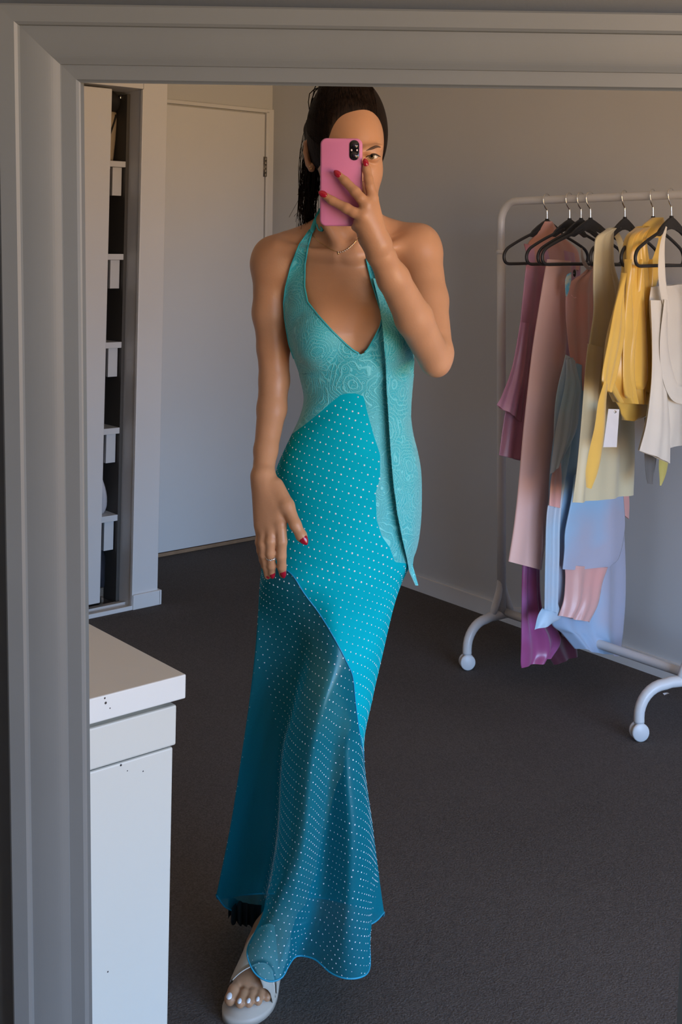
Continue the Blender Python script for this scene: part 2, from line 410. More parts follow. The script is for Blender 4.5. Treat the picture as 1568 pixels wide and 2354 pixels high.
# things in the wardrobe
c = np.array([2.325, VF+.20, 1.7625])
P = [c+np.array([0, 0, t]) for t in np.linspace(0, .205, 10)]
rl = tube(P, [.041, .043, .045, .047, .049, .050, .051, .052, .052, .050], 20)
rt = root('rolled_mat', tuple(c), 0, 'tan rolled mat with a slanting black strap on the top wardrobe shelf', 'mat')
mk('roll', *rl, M_tan, rt)
sp = []
for t in np.linspace(0, 1, 14):
    a = math.radians(-130+t*75); rr = .0455+.009*t+.0012
    sp.append(c+np.array([rr*math.cos(a), rr*math.sin(a), .004+.19*t]))
mk('strap', *tube(sp, .004, 8), M_dark, rt)
def lump(c, r, seed, n=40, squash=0.0, amp=.18):
    V, F = ball((0, 0, 0), 1.0, n, n//2); rs = np.random.RandomState(seed)
    D = np.ones(len(V))
    for _ in range(14):
        k = rs.randn(3)*3.2; D += amp/5*np.sin(V@k+rs.rand()*6.3)
    V = V*D[:, None]*np.asarray(r); V[:, 2] = np.maximum(V[:, 2], -r[2]*.72); V += np.asarray(c); V[:, 2] -= 0
    return V, F
V, F = lump((2.318, VF+.20, 2.005), (.058, .085, .062), 3, amp=.10); V[:, 2] += 1.9685-V[:, 2].min()
bgr = root('black_bag', (2.32, VF+.2, 1.9685), 0, 'black soft bag lying on top of the rolled mat', 'bag')
mk('bag_body', V, F, M_dark, bgr)
mk('zip_pull', *ball((2.374, VF+.150, 2.03), (.006, .003, .008)), M_silver, bgr, label='small white zip pull')
V, F = lump((2.318, VF+.22, .50), (.070, .10, .15), 11, 48, amp=.14)
for p in V:
    t = np.clip((p[2]-.42)/.2, 0, 1); p[0] = 2.27+(p[0]-2.27)*(1-.6*t)
V[:, 2] += .348-V[:, 2].min()
sk = root('tote_bag', (2.31, VF+.22, .348), 0, 'slumped white cloth bag with black line print on a lower wardrobe shelf', 'bag')
tb = mk('bag_cloth', V, F, mat('white_canvas', (.55, .53, .55), .8, .06, 14, .1, 300), sk)
bv = BVHTree.FromPolygons([Vector(p) for p in V], F)
pr = []
for ln in [[(254, 1128), (260, 1133), (262, 1142), (256, 1150), (255, 1164)], [(260, 1133), (266, 1138), (267, 1150), (280, 1153)], [(255, 1165), (266, 1165), (276, 1160), (279, 1150), (281, 1141)], [(256, 1128), (258, 1138), (265, 1142)], [(268, 1168), (275, 1163), (279, 1156)]]:
    q = []
    for a, b in ln:
        d = ray(a, b); h = bv.ray_cast(Vector(CAM), Vector(d).normalized())
        if h[0] is not None: q.append(np.array(h[0])-d/np.linalg.norm(d)*.0012)
    if len(q) > 1: pr.append(tube(q, .0024, 6))
if pr: mk('print', *join(*pr), M_dark, tb, label='black line drawing on the cloth')
V, F = lump((2.31, VF+.25, .10), (.07, .13, .13), 23, amp=.12); V[:, 2] += .0065-V[:, 2].min()
mk('dark_bundle', V, F, mat('navy_cloth', (.022, .024, .035), .8, .2, 12), None, True, 'dark navy cloth bundle on the wardrobe floor behind the track', 'cloth')

# ================================================================== DRESSER
DU, DV = 1.012, 1.589
ds = root('dresser', (.55, DV+.24, 0), 0, 'white dresser with a thick top and flat fronts beside the mirror frame', 'dresser')
m_top = mat('dresser_top_white', (.68, .69, .66), .4, .015, 3)
tp = mk('top', *box(-.02, DU, DV, DV+.50, .714, .750, .002), m_top, ds, False)
mk('drawer', *box(.005, DU-.012, DV+.006, DV+.030, .646, .7055, .003), M_dress_white, ds, False)
m_low = mat('dresser_front_white', (.60, .605, .55), .35, .015, 3)
mk('door_panel', *box(.005, DU-.016, DV+.008, DV+.030, .035, .6435, .003), m_low, ds, False)
mk('carcass', *box(.0, DU-.018, DV+.031, DV+.49, .0, .7135, .002), M_dress_white, ds, False)
def loc_of(px, py, vpl, rt_):
    p = on_plane(px, py, np.array([0, vpl, 0.]), np.array([0, 1., 0])); return tuple(np.array(ROOT[rt_.name].inverted() @ Vector(p)))
add_spots(m_low, [(loc_of(278, 1759, DV+.008, ds), .0017), (loc_of(293, 1772, DV+.008, ds), .0009), (loc_of(329, 1773, DV+.008, ds), .0011), (loc_of(248, 2234, DV+.008, ds), .0012)])
add_spots(m_top, [(loc_of(243, 1616, DV, ds), .0019), (loc_of(241, 1605, DV, ds), .0014), (loc_of(253, 1628, DV, ds), .0010)])

# ================================================================== MIRROR FRAME (the room is seen through its opening)
TL = pix(186, 190, .95)
fa = np.array([.9999065, .01301494, -.00419443]); fb = np.array([.00655299, -.18685597, .98236546]); fn = np.array([.01200167, -.9823011, -.18692379])
FWI, FHI = .529, 1.470                    # inner opening
# profile: (distance outward from the opening edge, height towards the viewer)
prof = [(0, -.012), (.0, .0015), (.0012, .0025), (.0030, .0050), (.0145, .0060), (.0150, .0078), (.022, .0105), (.030, .0122), (.038, .0132), (.0455, .0136), (.0465, .0165), (.0490, .0180), (.0615, .0185), (.0630, .0170), (.0630, -.012)]
_c = np.array([q for q in prof[5:10]]); _t = catmull(_c, 17)
prof = prof[:5]+[tuple(q) for q in _t]+prof[10:]
def side(o, d, out, L):
    """one mitred moulding: o = inner corner, d = direction along, out = outward direction, L = inner length"""
    V = []; 
    for w_, h_ in prof: V.append(o+out*w_-d*w_+fn*h_)
    for w_, h_ in prof: V.append(o+out*w_+d*(L+w_)+fn*h_)
    n = len(prof); F = [(i, i+1, n+i+1, n+i) for i in range(n-1)] + [(n-1, 0, n, 2*n-1)]
    return np.array(V), F
BL = TL-fb*FHI; TR = TL+fa*FWI; BR = BL+fa*FWI
mf = root('mirror_frame', tuple(W(BL+fa*FWI/2)*[1, 1, 0]+np.array([0, 0, 0])), YAW-math.pi/2, 'large grey-white moulded mirror frame leaning close by, around the whole view', 'mirror frame')
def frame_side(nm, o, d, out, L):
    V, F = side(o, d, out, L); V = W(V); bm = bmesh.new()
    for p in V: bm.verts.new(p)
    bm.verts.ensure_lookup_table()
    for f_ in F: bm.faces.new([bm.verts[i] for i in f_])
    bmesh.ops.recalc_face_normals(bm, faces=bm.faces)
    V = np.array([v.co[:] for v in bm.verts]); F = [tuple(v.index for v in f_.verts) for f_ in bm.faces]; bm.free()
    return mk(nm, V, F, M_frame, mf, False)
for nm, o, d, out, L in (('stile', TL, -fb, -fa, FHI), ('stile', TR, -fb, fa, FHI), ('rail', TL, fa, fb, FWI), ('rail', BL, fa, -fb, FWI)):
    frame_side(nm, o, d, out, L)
nw = .03
def slab(x0, x1, y0, y1, n0, n1):
    return np.array([W(TL+fa*x+fb*y+fn*n) for n in (n0, n1) for x, y in ((x0, y0), (x1, y0), (x1, y1), (x0, y1))]), [(3, 2, 1, 0), (4, 5, 6, 7), (0, 1, 5, 4), (1, 2, 6, 5), (2, 3, 7, 6), (3, 0, 4, 7)]
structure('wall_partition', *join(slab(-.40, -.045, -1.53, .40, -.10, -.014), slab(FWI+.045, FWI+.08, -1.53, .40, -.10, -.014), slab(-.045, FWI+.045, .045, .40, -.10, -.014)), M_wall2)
# ================================================================== PERSON
L0 = np.array([-.10, 2.26, 0.0])
pr_ = root('person', tuple(W(L0)), YAW-math.pi/2, 'slim person in a long turquoise halter dress holding a pink phone before the face', 'person')
P_ = pix
class Sdf:
    def __init__(s, lo, hi, vox):
        s.lo = np.array(lo, float); s.vox = vox; s.n = np.ceil((np.array(hi)-s.lo)/vox).astype(int)
        s.a = np.full(s.n, .06, np.float32)
    def _blk(s, lo, hi):
        i0 = np.clip(np.floor((lo-s.lo)/s.vox).astype(int), 0, s.n); i1 = np.clip(np.ceil((hi-s.lo)/s.vox).astype(int)+1, 0, s.n)
        ax = [(s.lo[k]+np.arange(i0[k], i1[k])*s.vox).astype(np.float32) for k in range(3)]
        return i0, i1, ax[0][:, None, None], ax[1][None, :, None], ax[2][None, None, :]
    def put(s, fn, lo, hi, k=.02, sub=False):
        i0, i1, X, Y, Z = s._blk(np.asarray(lo)-.035, np.asarray(hi)+.035)
        if np.any(i1 <= i0): return
        d = fn(X, Y, Z); b = s.a[i0[0]:i1[0], i0[1]:i1[1], i0[2]:i1[2]]
        if sub:
            d = -d; h = np.maximum(k-np.abs(d-b), 0)/k; b[:] = np.maximum(d, b)+h*h*k*.25
        else:
            h = np.maximum(k-np.abs(d-b), 0)/k; b[:] = np.minimum(d, b)-h*h*k*.25
    def cap(s, a, b, r1, r2, k=.012, sub=False, sq=None):
        a = np.asarray(a, float); b = np.asarray(b, float); ba = b-a; L = ba@ba+1e-12; R = max(r1, r2)
        def fn(X, Y, Z):
            t = np.clip(((X-a[0])*ba[0]+(Y-a[1])*ba[1]+(Z-a[2])*ba[2])/L, 0, 1)
            return np.sqrt((X-a[0]-t*ba[0])**2+(Y-a[1]-t*ba[1])**2+(Z-a[2]-t*ba[2])**2)-(r1+(r2-r1)*t)
        s.put(fn, np.minimum(a, b)-R, np.maximum(a, b)+R, k, sub)
    def chain(s, pts, rs, k=.012):
        for i in range(len(pts)-1): s.cap(pts[i], pts[i+1], rs[i], rs[i+1], k)
    def ell(s, c, r, k=.02, sub=False, ax=None):
        c = np.asarray(c, float); r = np.asarray(r, float)
        A = np.eye(3) if ax is None else np.asarray(ax, float)
        def fn(X, Y, Z):
            q = [((X-c[0])*A[i, 0]+(Y-c[1])*A[i, 1]+(Z-c[2])*A[i, 2]) for i in range(3)]
            k0 = np.sqrt(sum((q[i]/r[i])**2 for i in range(3))); k1 = np.sqrt(sum((q[i]/r[i]**2)**2 for i in range(3)))+1e-9
            return k0*(k0-1)/k1
        m = r.max() if ax is not None else r
        s.put(fn, c-m, c+m, k, sub)
    def mesh(s):
        g = openvdb.FloatGrid(); g.copyFromArray(s.a)
        p, q = g.convertToQuads(0.0); return p.astype(float)*s.vox+s.lo, q.astype(int)
def rotz(deg): c, s_ = math.cos(math.radians(deg)), math.sin(math.radians(deg)); return np.array([[c, s_, 0], [-s_, c, 0], [0, 0, 1.]])

# torso (and dress) cross-sections: image row, left, right, centre distance, half depth
TOR = [(560, 690, 905, 2.27, .055), (600, 640, 945, 2.265, .075), (640, 634, 950, 2.258, .086), (690, 648, 951, 2.25, .096), (760, 655, 952, 2.245, .102), (810, 664, 952, 2.245, .100),
       (860, 688, 951, 2.247, .094), (915, 699, 946, 2.25, .088), (955, 691, 944, 2.252, .086), (1000, 671, 950, 2.255, .090), (1040, 652, 960, 2.257, .096), (1080, 636, 967, 2.26, .102),
       (1130, 629, 969, 2.265, .108), (1200, 624, 967, 2.27, .112), (1260, 612, 958, 2.27, .114), (1300, 603, 942, 2.27, .114), (1345, 598, 921, 2.27, .113)]
tz = []; txc = []; ta = []; tdc = []; tb = []
for y_, l_, r_, d_, b_ in TOR:
    a0 = P_(l_, y_, d_); a1 = P_(r_, y_, d_); tz.append((a0[2]+a1[2])/2); txc.append((a0[0]+a1[0])/2); ta.append((a1[0]-a0[0])/2); tdc.append(d_); tb.append(b_)
o_ = np.argsort(tz); tz = np.array(tz)[o_]; txc = np.array(txc)[o_]; ta = np.array(ta)[o_]; tdc = np.array(tdc)[o_]; tb = np.array(tb)[o_]

S = Sdf((-.285, 1.90, -.01), (.265, 2.52, 1.745), .0023)
def torso(X, Y, Z):
    z = Z.ravel(); f = lambda a: np.interp(z, tz, a).astype(np.float32)[None, None, :]
    a = f(ta)-.012; b = f(tb)-.009; q = np.sqrt(((X-f(txc))/a)**2+((Y-f(tdc))/b)**2)
    d = (q-1)*np.minimum(a, b)*.85
    return np.maximum(np.maximum(d, Z-(tz[-1]-.0)), P_(780, 1290, 2.27)[2]-Z)
S.put(torso, (-.2, 2.1, .7), (.2, 2.42, 1.45), .03)
# hips, legs
hl = P_(755, 1225, 2.31); kl = P_(752, 1640, 2.24); al = np.array([-.088, 2.445, .130])
hr = P_(828, 1225, 2.32); kr = P_(776, 1650, 2.37); ar = np.array([-.095, 2.70, .155])
for h_, k_, a_ in ((hl, kl, al), (hr, kr, ar)):
    S.chain([h_, h_*.55+k_*.45, k_], [.064, .054, .042], .02)
    c_ = k_*.72+a_*.28+np.array([.006, .014, 0]); S.chain([k_, c_, a_*.85+k_*.15+np.array([.008, 0, 0]), a_+np.array([.006, 0, 0])], [.042, .041, .028, .027], .02)
S.ell(kl+np.array([0, -.012, 0]), (.034, .034, .042), .03)
# breasts, collar bones, neck, shoulders
S.ell(P_(738, 775, 2.192), (.047, .054, .056), .028); S.ell(P_(890, 772, 2.192), (.047, .054, .056), .028)
S.cap(P_(640, 572, 2.225), P_(768, 588, 2.195), .010, .010, .022); S.cap(P_(935, 562, 2.225), P_(822, 588, 2.195), .010, .010, .022)
S.cap(P_(803, 440, 2.235), P_(800, 575, 2.262), .050, .054, .03)
S.cap(P_(752, 545, 2.285), P_(632, 590, 2.27), .040, .036, .04); S.cap(P_(850, 540, 2.285), P_(955, 562, 2.27), .042, .036, .04)
S.ell(P_(626, 605, 2.26), (.037, .042, .042), .03); S.ell(P_(968, 572, 2.25), (.038, .044, .042), .03)
S.cap(P_(752, 520, 2.20), P_(793, 588, 2.198), .008, .007, .02); S.cap(P_(845, 520, 2.20), P_(806, 588, 2.198), .008, .007, .02)
# arm hanging at the image left
S.chain([P_(622, 620, 2.258), P_(622, 720, 2.262), P_(628, 800, 2.262)], [.034, .033, .0305], .014)
S.chain([P_(628, 800, 2.262), P_(631, 875, 2.255)], [.0305, .0285], .008)
S.chain([P_(630, 875, 2.255), P_(625, 940, 2.240), P_(611, 1035, 2.200), P_(605, 1088, 2.172)], [.0285, .0275, .0215, .0195], .008)
# its hand
wr_ = P_(605, 1098, 2.168)
mcp = [P_(600, 1222, 2.150), P_(608, 1219, 2.141), P_(625, 1216, 2.134), P_(645, 1205, 2.130)]
for m_, r_ in zip(mcp, (.0095, .0105, .0112, .0115)): S.cap(wr_, m_, .0165, r_, .012)
S.cap(P_(598, 1120, 2.170), P_(600, 1205, 2.152), .013, .010, .012)
S.cap(P_(622, 1120, 2.160), P_(650, 1165, 2.138), .016, .014, .014)
def finger(pts, rs, k=.0035):
    for i in range(len(pts)-1): S.cap(pts[i], pts[i+1], rs[i], rs[i+1], k)
finger([mcp[3], P_(648, 1245, 2.125), P_(647, 1278, 2.130), P_(648, 1303, 2.140), P_(650, 1320, 2.149)], [.0110, .0094, .0088, .0080, .0066])
finger([mcp[2], P_(622, 1245, 2.127), P_(622, 1272, 2.131), P_(624, 1300, 2.143), P_(625, 1321, 2.156)], [.0104, .0090, .0084, .0078, .0066])
finger([mcp[1], P_(605, 1250, 2.134), P_(607, 1275, 2.139), P_(612, 1302, 2.151), P_(615, 1324, 2.164)], [.0098, .0084, .0078, .0072, .0062])
finger([mcp[0], P_(596, 1246, 2.148), P_(599, 1266, 2.153), P_(604, 1288, 2.165), P_(607, 1302, 2.176)], [.0086, .0074, .0068, .0062, .0054])
finger([P_(634, 1118, 2.155), P_(660, 1163, 2.132), P_(679, 1206, 2.118), P_(693, 1232, 2.116), P_(698.5, 1242, 2.118)], [.0150, .0128, .0098, .0092, .0070], .006)
# raised arm at the image right
S.chain([P_(968, 592, 2.245), P_(986, 690, 2.205), P_(1003, 812, 2.135)], [.040, .0345, .0300], .014)
S.cap(P_(1003, 812, 2.135), P_(1004, 838, 2.120), .0290, .0215, .012)
S.chain([P_(1000, 826, 2.125), P_(952, 732, 2.070), P_(904, 640, 2.015), P_(874, 585, 1.985)], [.0290, .0325, .0270, .0215], .010)
S.cap(P_(884, 588, 1.985), P_(866, 582, 1.987), .0185, .0185, .010)
w2 = P_(868, 560, 1.976)
mi, mm, mr_, mp = P_(856, 455, 1.968), P_(842, 470, 1.957), P_(834, 496, 1.955), P_(826, 514, 1.966)
for m_, r_ in zip((mi, mm, mr_, mp), (.0100, .0108, .0108, .0098)): S.cap(w2, m_, .0185, r_, .012)
S.cap(P_(845, 545, 1.985), P_(838, 515, 1.982), .016, .013, .014)
finger([mi, P_(850, 428, 1.968), P_(847, 412, 1.972), P_(843, 390, 1.978), P_(840.5, 377, 1.981)], [.0100, .0080, .0078, .0070, .0058])
finger([mm, P_(829, 455, 1.955), P_(817, 441, 1.958), P_(793, 416, 1.966), P_(779, 402, 1.970)], [.0104, .0086, .0087, .0074, .0058])
finger([mr_, P_(813, 488, 1.955), P_(797, 479, 1.958), P_(763, 461, 1.966), P_(746, 449, 1.970)], [.0104, .0084, .0087, .0074, .0060])
finger([mp, P_(822, 522, 1.974), P_(818, 521, 1.984), P_(815, 517, 1.990)], [.0096, .0078, .0072, .0060])
finger([P_(858, 520, 1.990), P_(846, 470, 1.998), P_(838, 440, 2.0), P_(834, 425, 2.0)], [.0125, .0105, .0090, .0072], .006)
# head
HA = rotz(0)
S.ell(P_(796, 318, 2.215), (.0665, .088, .098), .03)
S.ell(P_(816, 395, 2.168), (.0460, .062, .085), .03)
S.ell(P_(826, 462, 2.130), (.030, .034, .034), .03)
S.ell(P_(824, 315, 2.165), (.042, .048, .055), .025)
S.ell(P_(853, 392, 2.145), (.019, .025, .026), .02)          # cheekbone
S.ell(P_(780, 395, 2.148), (.022, .026, .026), .02)
S.cap(P_(826, 352, 2.103), P_(826, 402, 2.080), .007, .011, .015)   # nose
S.ell(P_(826, 440, 2.098), (.022, .012, .011), .014)         # lips
for ex, sg in ((857, 1), (794, -1)):
    S.ell(P_(ex, 360, 2.106), (.0155, .012, .0115), .012, True)     # socket
    S.ell(P_(ex, 359.5, 2.1215), (.0138, .0130, .0125), .004)       # lids over the eyeball
    S.ell(P_(ex-.5, 359.2, 2.108), (.0118, .014, .0046), .002, True, rotz(0)@np.array([[1, 0, .10*sg], [0, 1, 0], [-.10*sg, 0, 1]]))
    S.cap(P_(ex-14*sg, 344, 2.110), P_(ex+16*sg, 338, 2.122), .0065, .006, .012)
# ear at the image left
S.ell(P_(712, 356, 2.222), (.0065, .016, .028), .006, False, np.array([[.86, -.5, 0], [.5, .86, 0], [0, 0, 1]]))
hx = [(724, 372), (716, 388), (709, 378), (703, 350), (703, 330), (711, 322), (719, 331)]
S.chain([P_(a, b, 2.212) for a, b in hx], [.004, .0055, .0040, .0042, .0042, .004, .0035], .004)
S.ell(P_(716, 360, 2.205), (.0048, .008, .013), .004, True)
# foot in front
th, tt = np.array([-.112, 2.475, 0.]), np.array([-.168, 2.276, 0.])
fd = (tt-th)[:2]; fd /= np.linalg.norm(fd); fp = np.array([-fd[1], fd[0]])           # forward, sideways
if fp[0] < 0: fp = -fp
def FT(s, w_, z): return np.array([*(th[:2]+fd*s+fp*w_), z])
FL = float(np.linalg.norm((tt-th)[:2]))
SZ = .017
S.cap(al, FT(.040, .012, .085), .026, .026, .02); S.cap(FT(.02, .008, .080), FT(.01, .004, .066), .026, .024, .02)
S.chain([FT(.045, .010, .084), FT(.100, .003, .066), FT(.158, .002, SZ+.017)], [.025, .025, .018], .02)
S.chain([FT(.06, .012, .065), FT(.158, .022, SZ+.014)], [.024, .014], .02); S.chain([FT(.06, -.010, .070), FT(.163, -.018, SZ+.017)], [.024, .016], .02)
S.chain([FT(.01, 0, .06), FT(.163, 0, SZ+.014)], [.024, .015], .02)
TOES = [(-.024, .219, .0110), (-.0035, .219, .0086), (.0115, .212, .0081), (.0255, .201, .0076), (.0375, .185, .0068)]
for w_, s_, r_ in TOES:
    S.chain([FT(.158, w_*.85, SZ+r_+.004), FT(s_-.028, w_*.97, SZ+r_+.006), FT(s_-r_, w_, SZ+r_+.0005)], [r_*1.05, r_*.95, r_], .004)
# foot behind, heel raised
tb0 = np.array([-.095, 2.77, 0.]); tb1 = np.array([-.085, 2.58, 0.])
gd = (tb1-tb0)[:2]; gd /= np.linalg.norm(gd)
def GT(s, z): return np.array([*(tb0[:2]+gd*s), z])
S.chain([ar, GT(.03, .11), GT(.11, .065), GT(.17, .045), GT(.20, .040)], [.029, .030, .025, .018, .012], .02)
BV, BF = S.mesh()
ymax = BV[:, 2].max()
person_V = W(BV); 
body = mk('body', person_V, BF, M_skin, pr_)
bvh = BVHTree.FromPolygons([Vector(p) for p in person_V], [tuple(q) for q in BF.tolist()])
CV = Vector(CAM)
def hit(px, py, off=.0):
    d = ray(px, py); d = d/np.linalg.norm(d); h = bvh.ray_cast(CV, Vector(d))
    if h[0] is None: return None
    return np.array(h[0])+np.array(h[1])*off
def hug(Pw, off):
    h = bvh.find_nearest(Vector(Pw)); n = np.array(h[1]); return np.array(h[0])+n*off
# eyes
m_eye, nt, b = new_mat('eyeball'); N = nt.nodes; Lk = nt.links; b.inputs['Roughness'].default_value = .08
c = N.new('ShaderNodeTexCoord'); sp_ = N.new('ShaderNodeVectorMath'); sp_.operation = 'DOT_PRODUCT'
gz = np.array([-.22, -.97, -.03]); gz /= np.linalg.norm(gz); sp_.inputs[1].default_value = tuple(gz)
nm_ = N.new('ShaderNodeVectorMath'); nm_.operation = 'NORMALIZE'; Lk.new(c.outputs['Normal'], nm_.inputs[0]); Lk.new(nm_.outputs[0], sp_.inputs[0])
r = N.new('ShaderNodeValToRGB'); r.color_ramp.interpolation = 'CONSTANT'; el = r.color_ramp.elements
el[0].position = 0; el[0].color = (.62, .56, .48, 1); el[1].position = .86; el[1].color = (.03, .022, .012, 1)
q = el.new(.885); q.color = (.14, .10, .045, 1); q = el.new(.965); q.color = (.004, .004, .004, 1)
Lk.new(sp_.outputs['Value'], r.inputs[0]); Lk.new(r.outputs[0], b.inputs['Base Color'])
for ex in (857, 794): mk('eye', *(lambda v, f: (W(v), f))(*ball(P_(ex, 359.5, 2.1215), .0114, 24, 16)), m_eye, pr_)
def strip_on_body(pts, r, off, n=24, taper=True):
    q = [hit(a, b, off) for a, b in pts]; q = [p for p in q if p is not None]
    if len(q) < 2: return None
    q = catmull(q, n); rr = r*np.sin(np.linspace(.25, math.pi-.12, n)) if taper else np.full(n, r)
    return tube(q, rr, 8)
for pts in ([(842, 346), (855, 341), (867, 337), (879, 340.5)], [(812, 346), (800, 341), (786, 338), (775, 342)]):
    t = strip_on_body(pts, .0025, .0000)
    if t: mk('eyebrow', *t, M_brow, pr_)
for sg, ex in ((1, 857), (-1, 794)):
    pts = [np.array(P_(ex+dx*sg, 359.5-dy, 2.1075+.00055*abs(dx-2)*.6)) for dx, dy in ((-15, -2.2), (-9, 2.8), (-1, 5.2), (7, 4.6), (14, 1.2), (18, -.8))]
    mk('eyelashes', *tube(W(catmull(pts, 20)), .0013*np.sin(np.linspace(.5, math.pi-.5, 20)), 6), M_lash, pr_)
# hair: cap over the skull, cut back to the hairline
H = Sdf((-.16, 2.04, 1.40), (.16, 2.44, 1.80), .002)
H.ell(P_(798, 306, 2.222), (.0775, .101, .112), .02)
H.ell(P_(790, 210, 2.26), (.045, .05, .035), .03)
H.cap(P_(735, 360, 2.27), P_(725, 300, 2.26), .018, .022, .02)
fcx = P_(819, 402, 2.1)
def facecut(X, Y, Z):
    q = (np.abs((X-fcx[0])/.0505)**3+np.abs((Z-fcx[2])/.112)**3)**(1/3); return np.maximum((q-1)*.0505, Y-2.20)
H.put(facecut, (-.06, 2.0, 1.40), (.10, 2.22, 1.66), .012, True)
H.put(lambda X, Y, Z: np.maximum(Z-P_(800, 395, 2.2)[2], Y-2.235), (-.2, 2.0, 1.3), (.2, 2.24, 1.6), .02, True)
HV, HF = H.mesh()
hair = mk('hair', W(HV), HF, M_hair, pr_)
hbv = BVHTree.FromPolygons([Vector(p) for p in W(HV)], [tuple(q) for q in HF.tolist()])
# ponytail and loose strands
rs = np.random.RandomState(5); st = []
a0 = P_(772, 205, 2.315)
for i in range(420):
    u = rs.randn(3)*np.array([.010, .020, .012]); end = P_(709+rs.randn()*9, 496+rs.randn()*32, 2.30+rs.randn()*.022)
    p = [a0+u*.6, P_(748, 235, 2.355)+u, P_(722+rs.randn()*6, 320, 2.340)+u*np.array([.3, 1, 1]), P_(716+rs.randn()*8, 420, 2.315+rs.randn()*.018), end]
    st.append(tube(W(catmull(p, 14)), .0016*np.linspace(1, .25, 14), 4, False))
for i in range(46):
    x0 = 712+rs.rand()*14
    p = [P_(x0+6, 235+rs.rand()*70, 2.26), P_(x0-12-rs.rand()*14, 330+rs.rand()*50, 2.29), P_(696-rs.rand()*10, 420+rs.rand()*50, 2.29), P_(697+rs.randn()*10, 480+rs.rand()*60, 2.29)]
    st.append(tube(W(catmull(p, 16)), .00042, 4, False))
mk('ponytail', *join(*st), M_hair, pr_, kind='stuff')
sk_ = []   # strands combed back over the cap to the tie
for i in range(300):
    t = rs.rand(); x0 = 712+172*t; y0 = 258+rs.randn()*6-10*math.sin(math.pi*t) if .3 < t < .95 else 290+rs.rand()*50
    s0 = P_(x0, y0, 2.14); e0 = P_(776+rs.randn()*10, 195+rs.rand()*14, 2.31)
    q = []
    for k in range(14):
        f = k/13; m_ = s0+(e0-s0)*f+np.array([0, -.03, .03])*math.sin(math.pi*f); h = hbv.find_nearest(Vector(W(m_)))
        q.append(np.array(h[0])+np.array(h[1])*.0004)
    sk_.append(tube(catmull(q, 20), .0007*np.concatenate([np.linspace(.3, 1, 5), np.ones(15)]), 4, False))
for i in range(160):
    y0 = 215+rs.rand()*150; s0 = P_(735+rs.rand()*30, y0, 2.10); e0 = P_(756+rs.randn()*8, 205+rs.rand()*24, 2.33); q = []
    for k in range(14):
        f = k/13; m_ = s0+(e0-s0)*f+np.array([-.05, 0, 0])*math.sin(math.pi*f); h = hbv.find_nearest(Vector(W(m_)))
        q.append(np.array(h[0])+np.array(h[1])*.0004)
    sk_.append(tube(catmull(q, 20), .0007*np.concatenate([np.linspace(.3, 1, 5), np.ones(15)]), 4, False))
mk('combed_strands', *join(*sk_), M_hair, hair, kind='stuff')

# fingernails and toenails
def nail(tip, nrm, fwd, ln, wd, m, nm='fingernail'):
    n = np.asarray(nrm, float); n /= np.linalg.norm(n); f = np.asarray(fwd, float); f = f-n*(f@n); f /= np.linalg.norm(f); s_ = np.cross(n, f)
    V, F = ball((0, 0, 0), 1, 14, 10)
    V = np.array([(x*wd*(1-.35*max(y, 0)**2), y*ln, z*.0022-(x*x)*.0016) for x, y, z in V])
    mk(nm, W(np.asarray(tip)+V[:, :1]*s_+V[:, 1:2]*f+V[:, 2:]*n), F, m, pr_)
def nl(px, py, D, fx, fy, nrm=(0, -1, 0), ln=.0078, wd=.0056, m=M_nail):
    a = P_(px, py, D); f = P_(px+fx, py+fy, D)-a; nail(a, nrm, f, ln, wd, m)
nl(698.5, 1240, 2.108, 8, 13, (.15, -1, .1), .0112, .0076)
nl(651, 1319, 2.139, 1.5, 10, (0, -1, -.25), .0090, .0058); nl(625.5, 1321, 2.148, 1, 10, (-.1, -1, -.3), .0085, .0056); nl(615, 1321, 2.156, 2, 10, (-.2, -1, -.25), .0085, .0054); nl(607, 1303, 2.171, 2, 10, (-.3, -1, -.2), .006, .0045)
nl(841, 373.5, 1.9735, -3, -10, (.25, -1, .1), .0075, .0054)
nl(775.5, 399, 1.9645, -9, -9, (-.1, -1, .15), .0078, .0056)
nl(742, 445.5, 1.9640, -9, -5, (-.1, -1, .15), .0084, .0058)
nl(812, 514, 1.986, -4, -7, (-.3, -1, -.2), .006, .005)
for (w_, s_, r_) in TOES[:4]:
    nail(FT(s_-r_*.55, w_, SZ+r_*1.78), (*(fd*.45), 1), (*fd, -.35), r_*.62, r_*.58, M_toenail, 'toenail')
# jewellery
ch = [hit(a, b, .0010) for a, b in catmull([(718, 540), (735, 556), (757, 571), (779, 579.5), (797, 574), (812, 562), (826, 545)], 46)]
ch = [p for p in ch if p is not None]
nk = mk('necklace', *tube(ch, .0006, 6), M_gold, pr_, label='thin gold chain with a row of small bright beads')
for i in range(22, 40, 2):
    if i < len(ch): mk('bead', *ball(ch[i]+np.array([0, 0, -.0004]), .0015, 8, 6), M_silver, nk)
mk('pendant', *ball(np.array(ch[22])-np.array([0, 0, .003]), (.0016, .0016, .0024), 8, 6), M_gold, nk)
for a, b in ((713.5, 383), (716, 388.5)):
    p = hit(a, b, .0008)
    if p is not None: mk('earring', *ball(p, .0016, 10, 8), M_gold, pr_)
rc = P_(622.3, 1280, 2.1325); ra = (P_(624, 1300, 2.143)-P_(622, 1272, 2.131)); ra /= np.linalg.norm(ra)
b1 = np.cross(ra, [0, 0, 1.]); b1 /= np.linalg.norm(b1); b2 = np.cross(ra, b1)
rg = []
for s_ in (0, 1):
    th_ = np.linspace(0, 2*math.pi, 41)
    rg.append(tube(W([rc+(b1*math.cos(t)+b2*math.sin(t))*.0089+ra*.0011*math.sin(6*t+math.pi*s_) for t in th_]), .0007, 6, False))
mk('ring', *join(*rg), M_silver, pr_, label='silver plaited finger ring')

